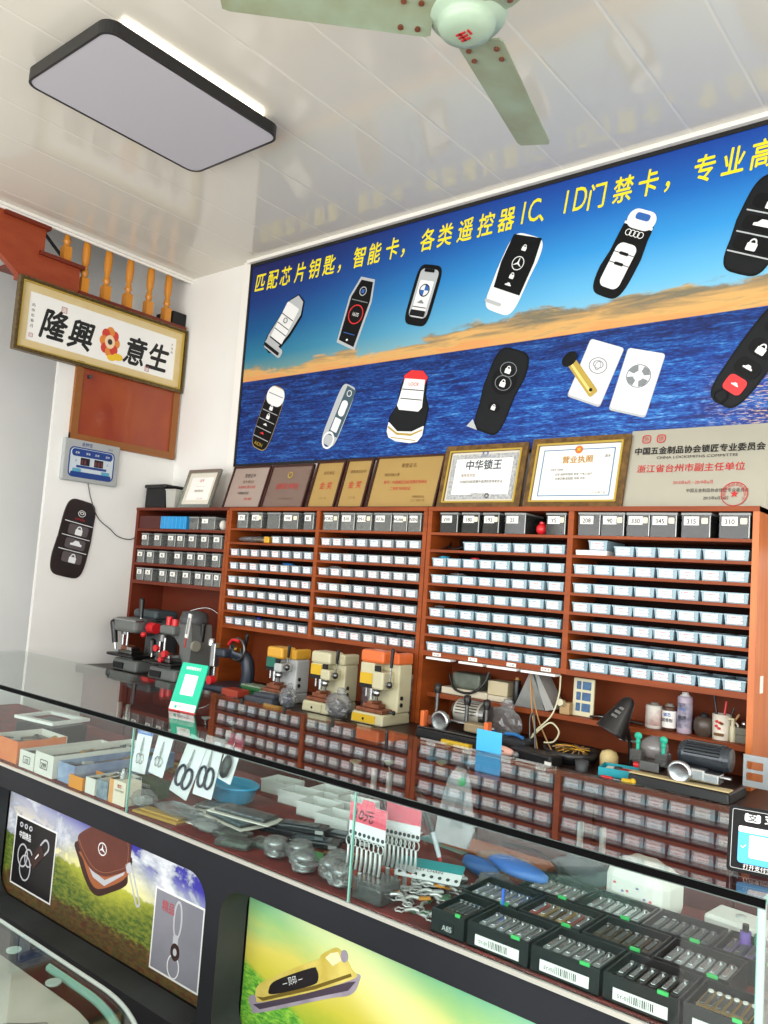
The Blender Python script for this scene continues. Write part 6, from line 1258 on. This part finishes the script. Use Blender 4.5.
# black display boxes
kb=M('display_black','1a1c20',.35); liner=M('display_liner','2b2e34',.8); sleeve=M('price_green','45c46a',.4)
rows=[(1.600,[(-1.045,.088),(-.917,.150),(-.760,.150),(-.603,.148),(-.462,.118)]),(1.745,[(-1.03,.15),(-.873,.150),(-.716,.150),(-.559,.150)]),(1.890,[(-.955,.15),(-.798,.150),(-.641,.150),(-.484,.150)])]
rn=['front','middle','back']
kinds=[['brown','steel','steel','dark','gold'],['steel','red','brown','steel'],['steel','steel','slate','mix']]
km={'brown':M('item_brown','6b5642',.4,.3),'steel':M('item_steel','c2c5c8',.28,.5),'dark':M('item_dark','2c2c30',.25,.3),'gold':M('item_gold','c9a66a',.3,.6),'red':M('item_red','b55a52',.4),'slate':M('item_slate','555d66',.35,.3),'mix':M('item_mix','7c6a9c',.4)}
for r,(y,bs_) in enumerate(rows):
    for i,(x,w) in enumerate(bs_):
        d=.132; h=.052; nm=f'{ORD[i]} from left in the {rn[r]} row'
        t=T('display_box',f'black display box of pocket items, {nm}','box',(x,y+.002,FZ_),0,'black display boxes')
        b=B(); tt=.004
        for a in ((-w/2,w/2,0,tt),(-w/2,w/2,d-tt,d),(-w/2,-w/2+tt,tt,d-tt),(w/2-tt,w/2,tt,d-tt)): b.box(*a,0,h,kb)
        b.box(-w/2,w/2,0,d,0,.003,kb); b.box(-w/2+tt,w/2-tt,tt,d-tt,.003,h-.016,liner if kinds[r][i] not in('red',) else M('insert_pale','b9c2bc',.6)); b.build('box_body',t)
        if r==0:
            b=B(); b.box(-w*.36 if i else -w*.2,w*.36 if i else w*.2,-.0012,0,.008,.030,white if i else kb); 
            if i:
                rd=random.Random(i)
                for q in range(12): b.box(w*(-.05)+.004*q-.012,w*(-.05)+.004*q-.012+rd.choice((.001,.002)),-.0016,-.0011,.012,.026,inkblack)
                text(b,'SY-0'+str(i),-w*.22,.014,.010,inkblack,-.0016)
            else: text(b,'A85',0,.012,.016,lgrey,-.0016,bold=.02)
            b.build('price_label',t)
        b=B(); b.box(w*.22,w*.36,-.001,.003,h-.003,h+.004,sleeve); b.build('green_tag',t)
        n_=6 if w>.1 else 5
        for q in range(n_):
            k=kinds[r][i]; mt=km[k]
            if k=='red': mt=[km['red'],km['gold'],km['brown'],km['gold'],km['red'],km['slate']][q]
            if k=='mix' and q%2: mt=km['slate']
            b=B(); b.pz(rrp(0,0,.0165,.082,.006,3),0,.007,mt); b.box(-.005,.005,-.03,.03,.007,.010,steel if k in('steel','dark','red') else steel_dk,.001); b.cyl((0,.026,.007),(0,.026,.013),.005,steel if k!='gold' else white)
            o=b.build('pocket_clipper',None,(x-w/2+.020+(w-.04)*(q+.0)/(n_-1),y+.068,FZ_+h-.0155),(0,0,.0)); tag(o,f'{k if k not in("mix",) else "coloured"} clipper, {ORD[q]} of the black box {nm}','clipper','clippers in black display boxes')
b=B(); b.box(-.003,.003,-.0,.004,0,.035,M('tab_blue','3f6fe0',.4)); single(b,'blue_tab','small upright blue tab at a corner of the middle row boxes','tab',(-.985,1.742-.006,FZ_+.053))

# ================= second showcase at lower left =================
def qarc(x0,x1,y0,y1,r,n=14): # rectangle with one rounded corner at (x1,y1)
    return [(x0,y0),(x1,y0)]+[(x1-r+r*math.cos(PI/2*k/n),y1-r+r*math.sin(PI/2*k/n)) for k in range(n+1)]+[(x0,y1)]
SH=(-2.1,.5,0)
sh=T('curved_showcase','low glass showcase with a rounded corner beside the black counter, seen from above','showcase',SH)
def HB(): b=B(); b.X=Matrix.Translation((2.1,-.5,0)); return b
b=HB(); b.pz(qarc(-3.2,-.98,-.1,.964,.42,24),.692,.700,glass_c); b.build('top_glass',sh)
P=qarc(-3.2,-.98,-.1,.964,.42,24)[2:]
b=HB(); b.tube([(x,y,.696) for x,y in P],.0042,M('rim_silver','c6cfca',.25,.3),6,1); b.build('glass_rim',sh)
b=HB(); Q=[(x-.0,y) for x,y in qarc(-3.2,-1.0,-.08,.945,.42,24)[2:-1]]+[(-1.47,.945),(-1.555,.945)]
for zz0,zz1 in ((.30,.685),):
    vs=[(x,y,zz0) for x,y in Q]+[(x,y,zz1) for x,y in Q]; n=len(Q); b._add(vs,[(i+1,i,n+i,n+i+1) for i in range(n-1)],glass('curved_green_glass','b5ddd0'))
b.tube([(x,y,.685) for x,y in Q],.008,glass_e,6,1); b.build('curved_glass',sh)
b=HB(); b.pz(qarc(-3.2,-1.06,-.02,.90,.36,20),.0,.28,M('showcase_base','4b3a2e',.5)); b.build('base',sh)
b=HB(); b.pz(qarc(-3.2,-1.08,-.02,.92,.38,20),.50,.506,glass_c); b.build('glass_shelf',sh)
b=HB(); b.box(-1.80,-1.795,.0,.84,.506,.65,glass_e); b.build('divider_glass',sh)
for i,(x,y) in enumerate(((-1.66,.925),(-1.485,.915),(-2.3,.9))):
    b=B(); b.rev([(.010,.686),(.015,.689),(.015,.6915)],M('pad_clear','b9d0ca',.2),n=20); b.build('support_pad',sh,(x+2.1,y-.5,0))
b=B(); b.crinkle((0,0,.012),(.42,.34,.024),M('wrap_grey','8e8c86',.35,noise=(9,'b9b7b0',.8)),51,amp=.08,n=26,k=8); tag(b.build('wrapped_goods',None,(-1.80,.70,.6645)),'grey film wrapped bundle lying on the marbled sheet in the low showcase','bundle')
b=B(); b.crinkle((0,0,.010),(.18,.30,.020),bagp,52,amp=.1,n=22,k=8); tag(b.build('plastic_bag',None,(-1.36,.70,.6645)),'flat clear plastic bag on the marbled sheet near the rounded corner','plastic bag')
b=B(); b.pz(qarc(-3.1,-1.06,.10,.925,.38,16),.0,.012,M('marble_sheet','d9d7cf',.35,noise=(5,'a3a198',.9))); o=b.build('marble_sheet',None,(0,0,.652)); tag(o,'pale marbled sheet just under the glass top of the low showcase','sheet')
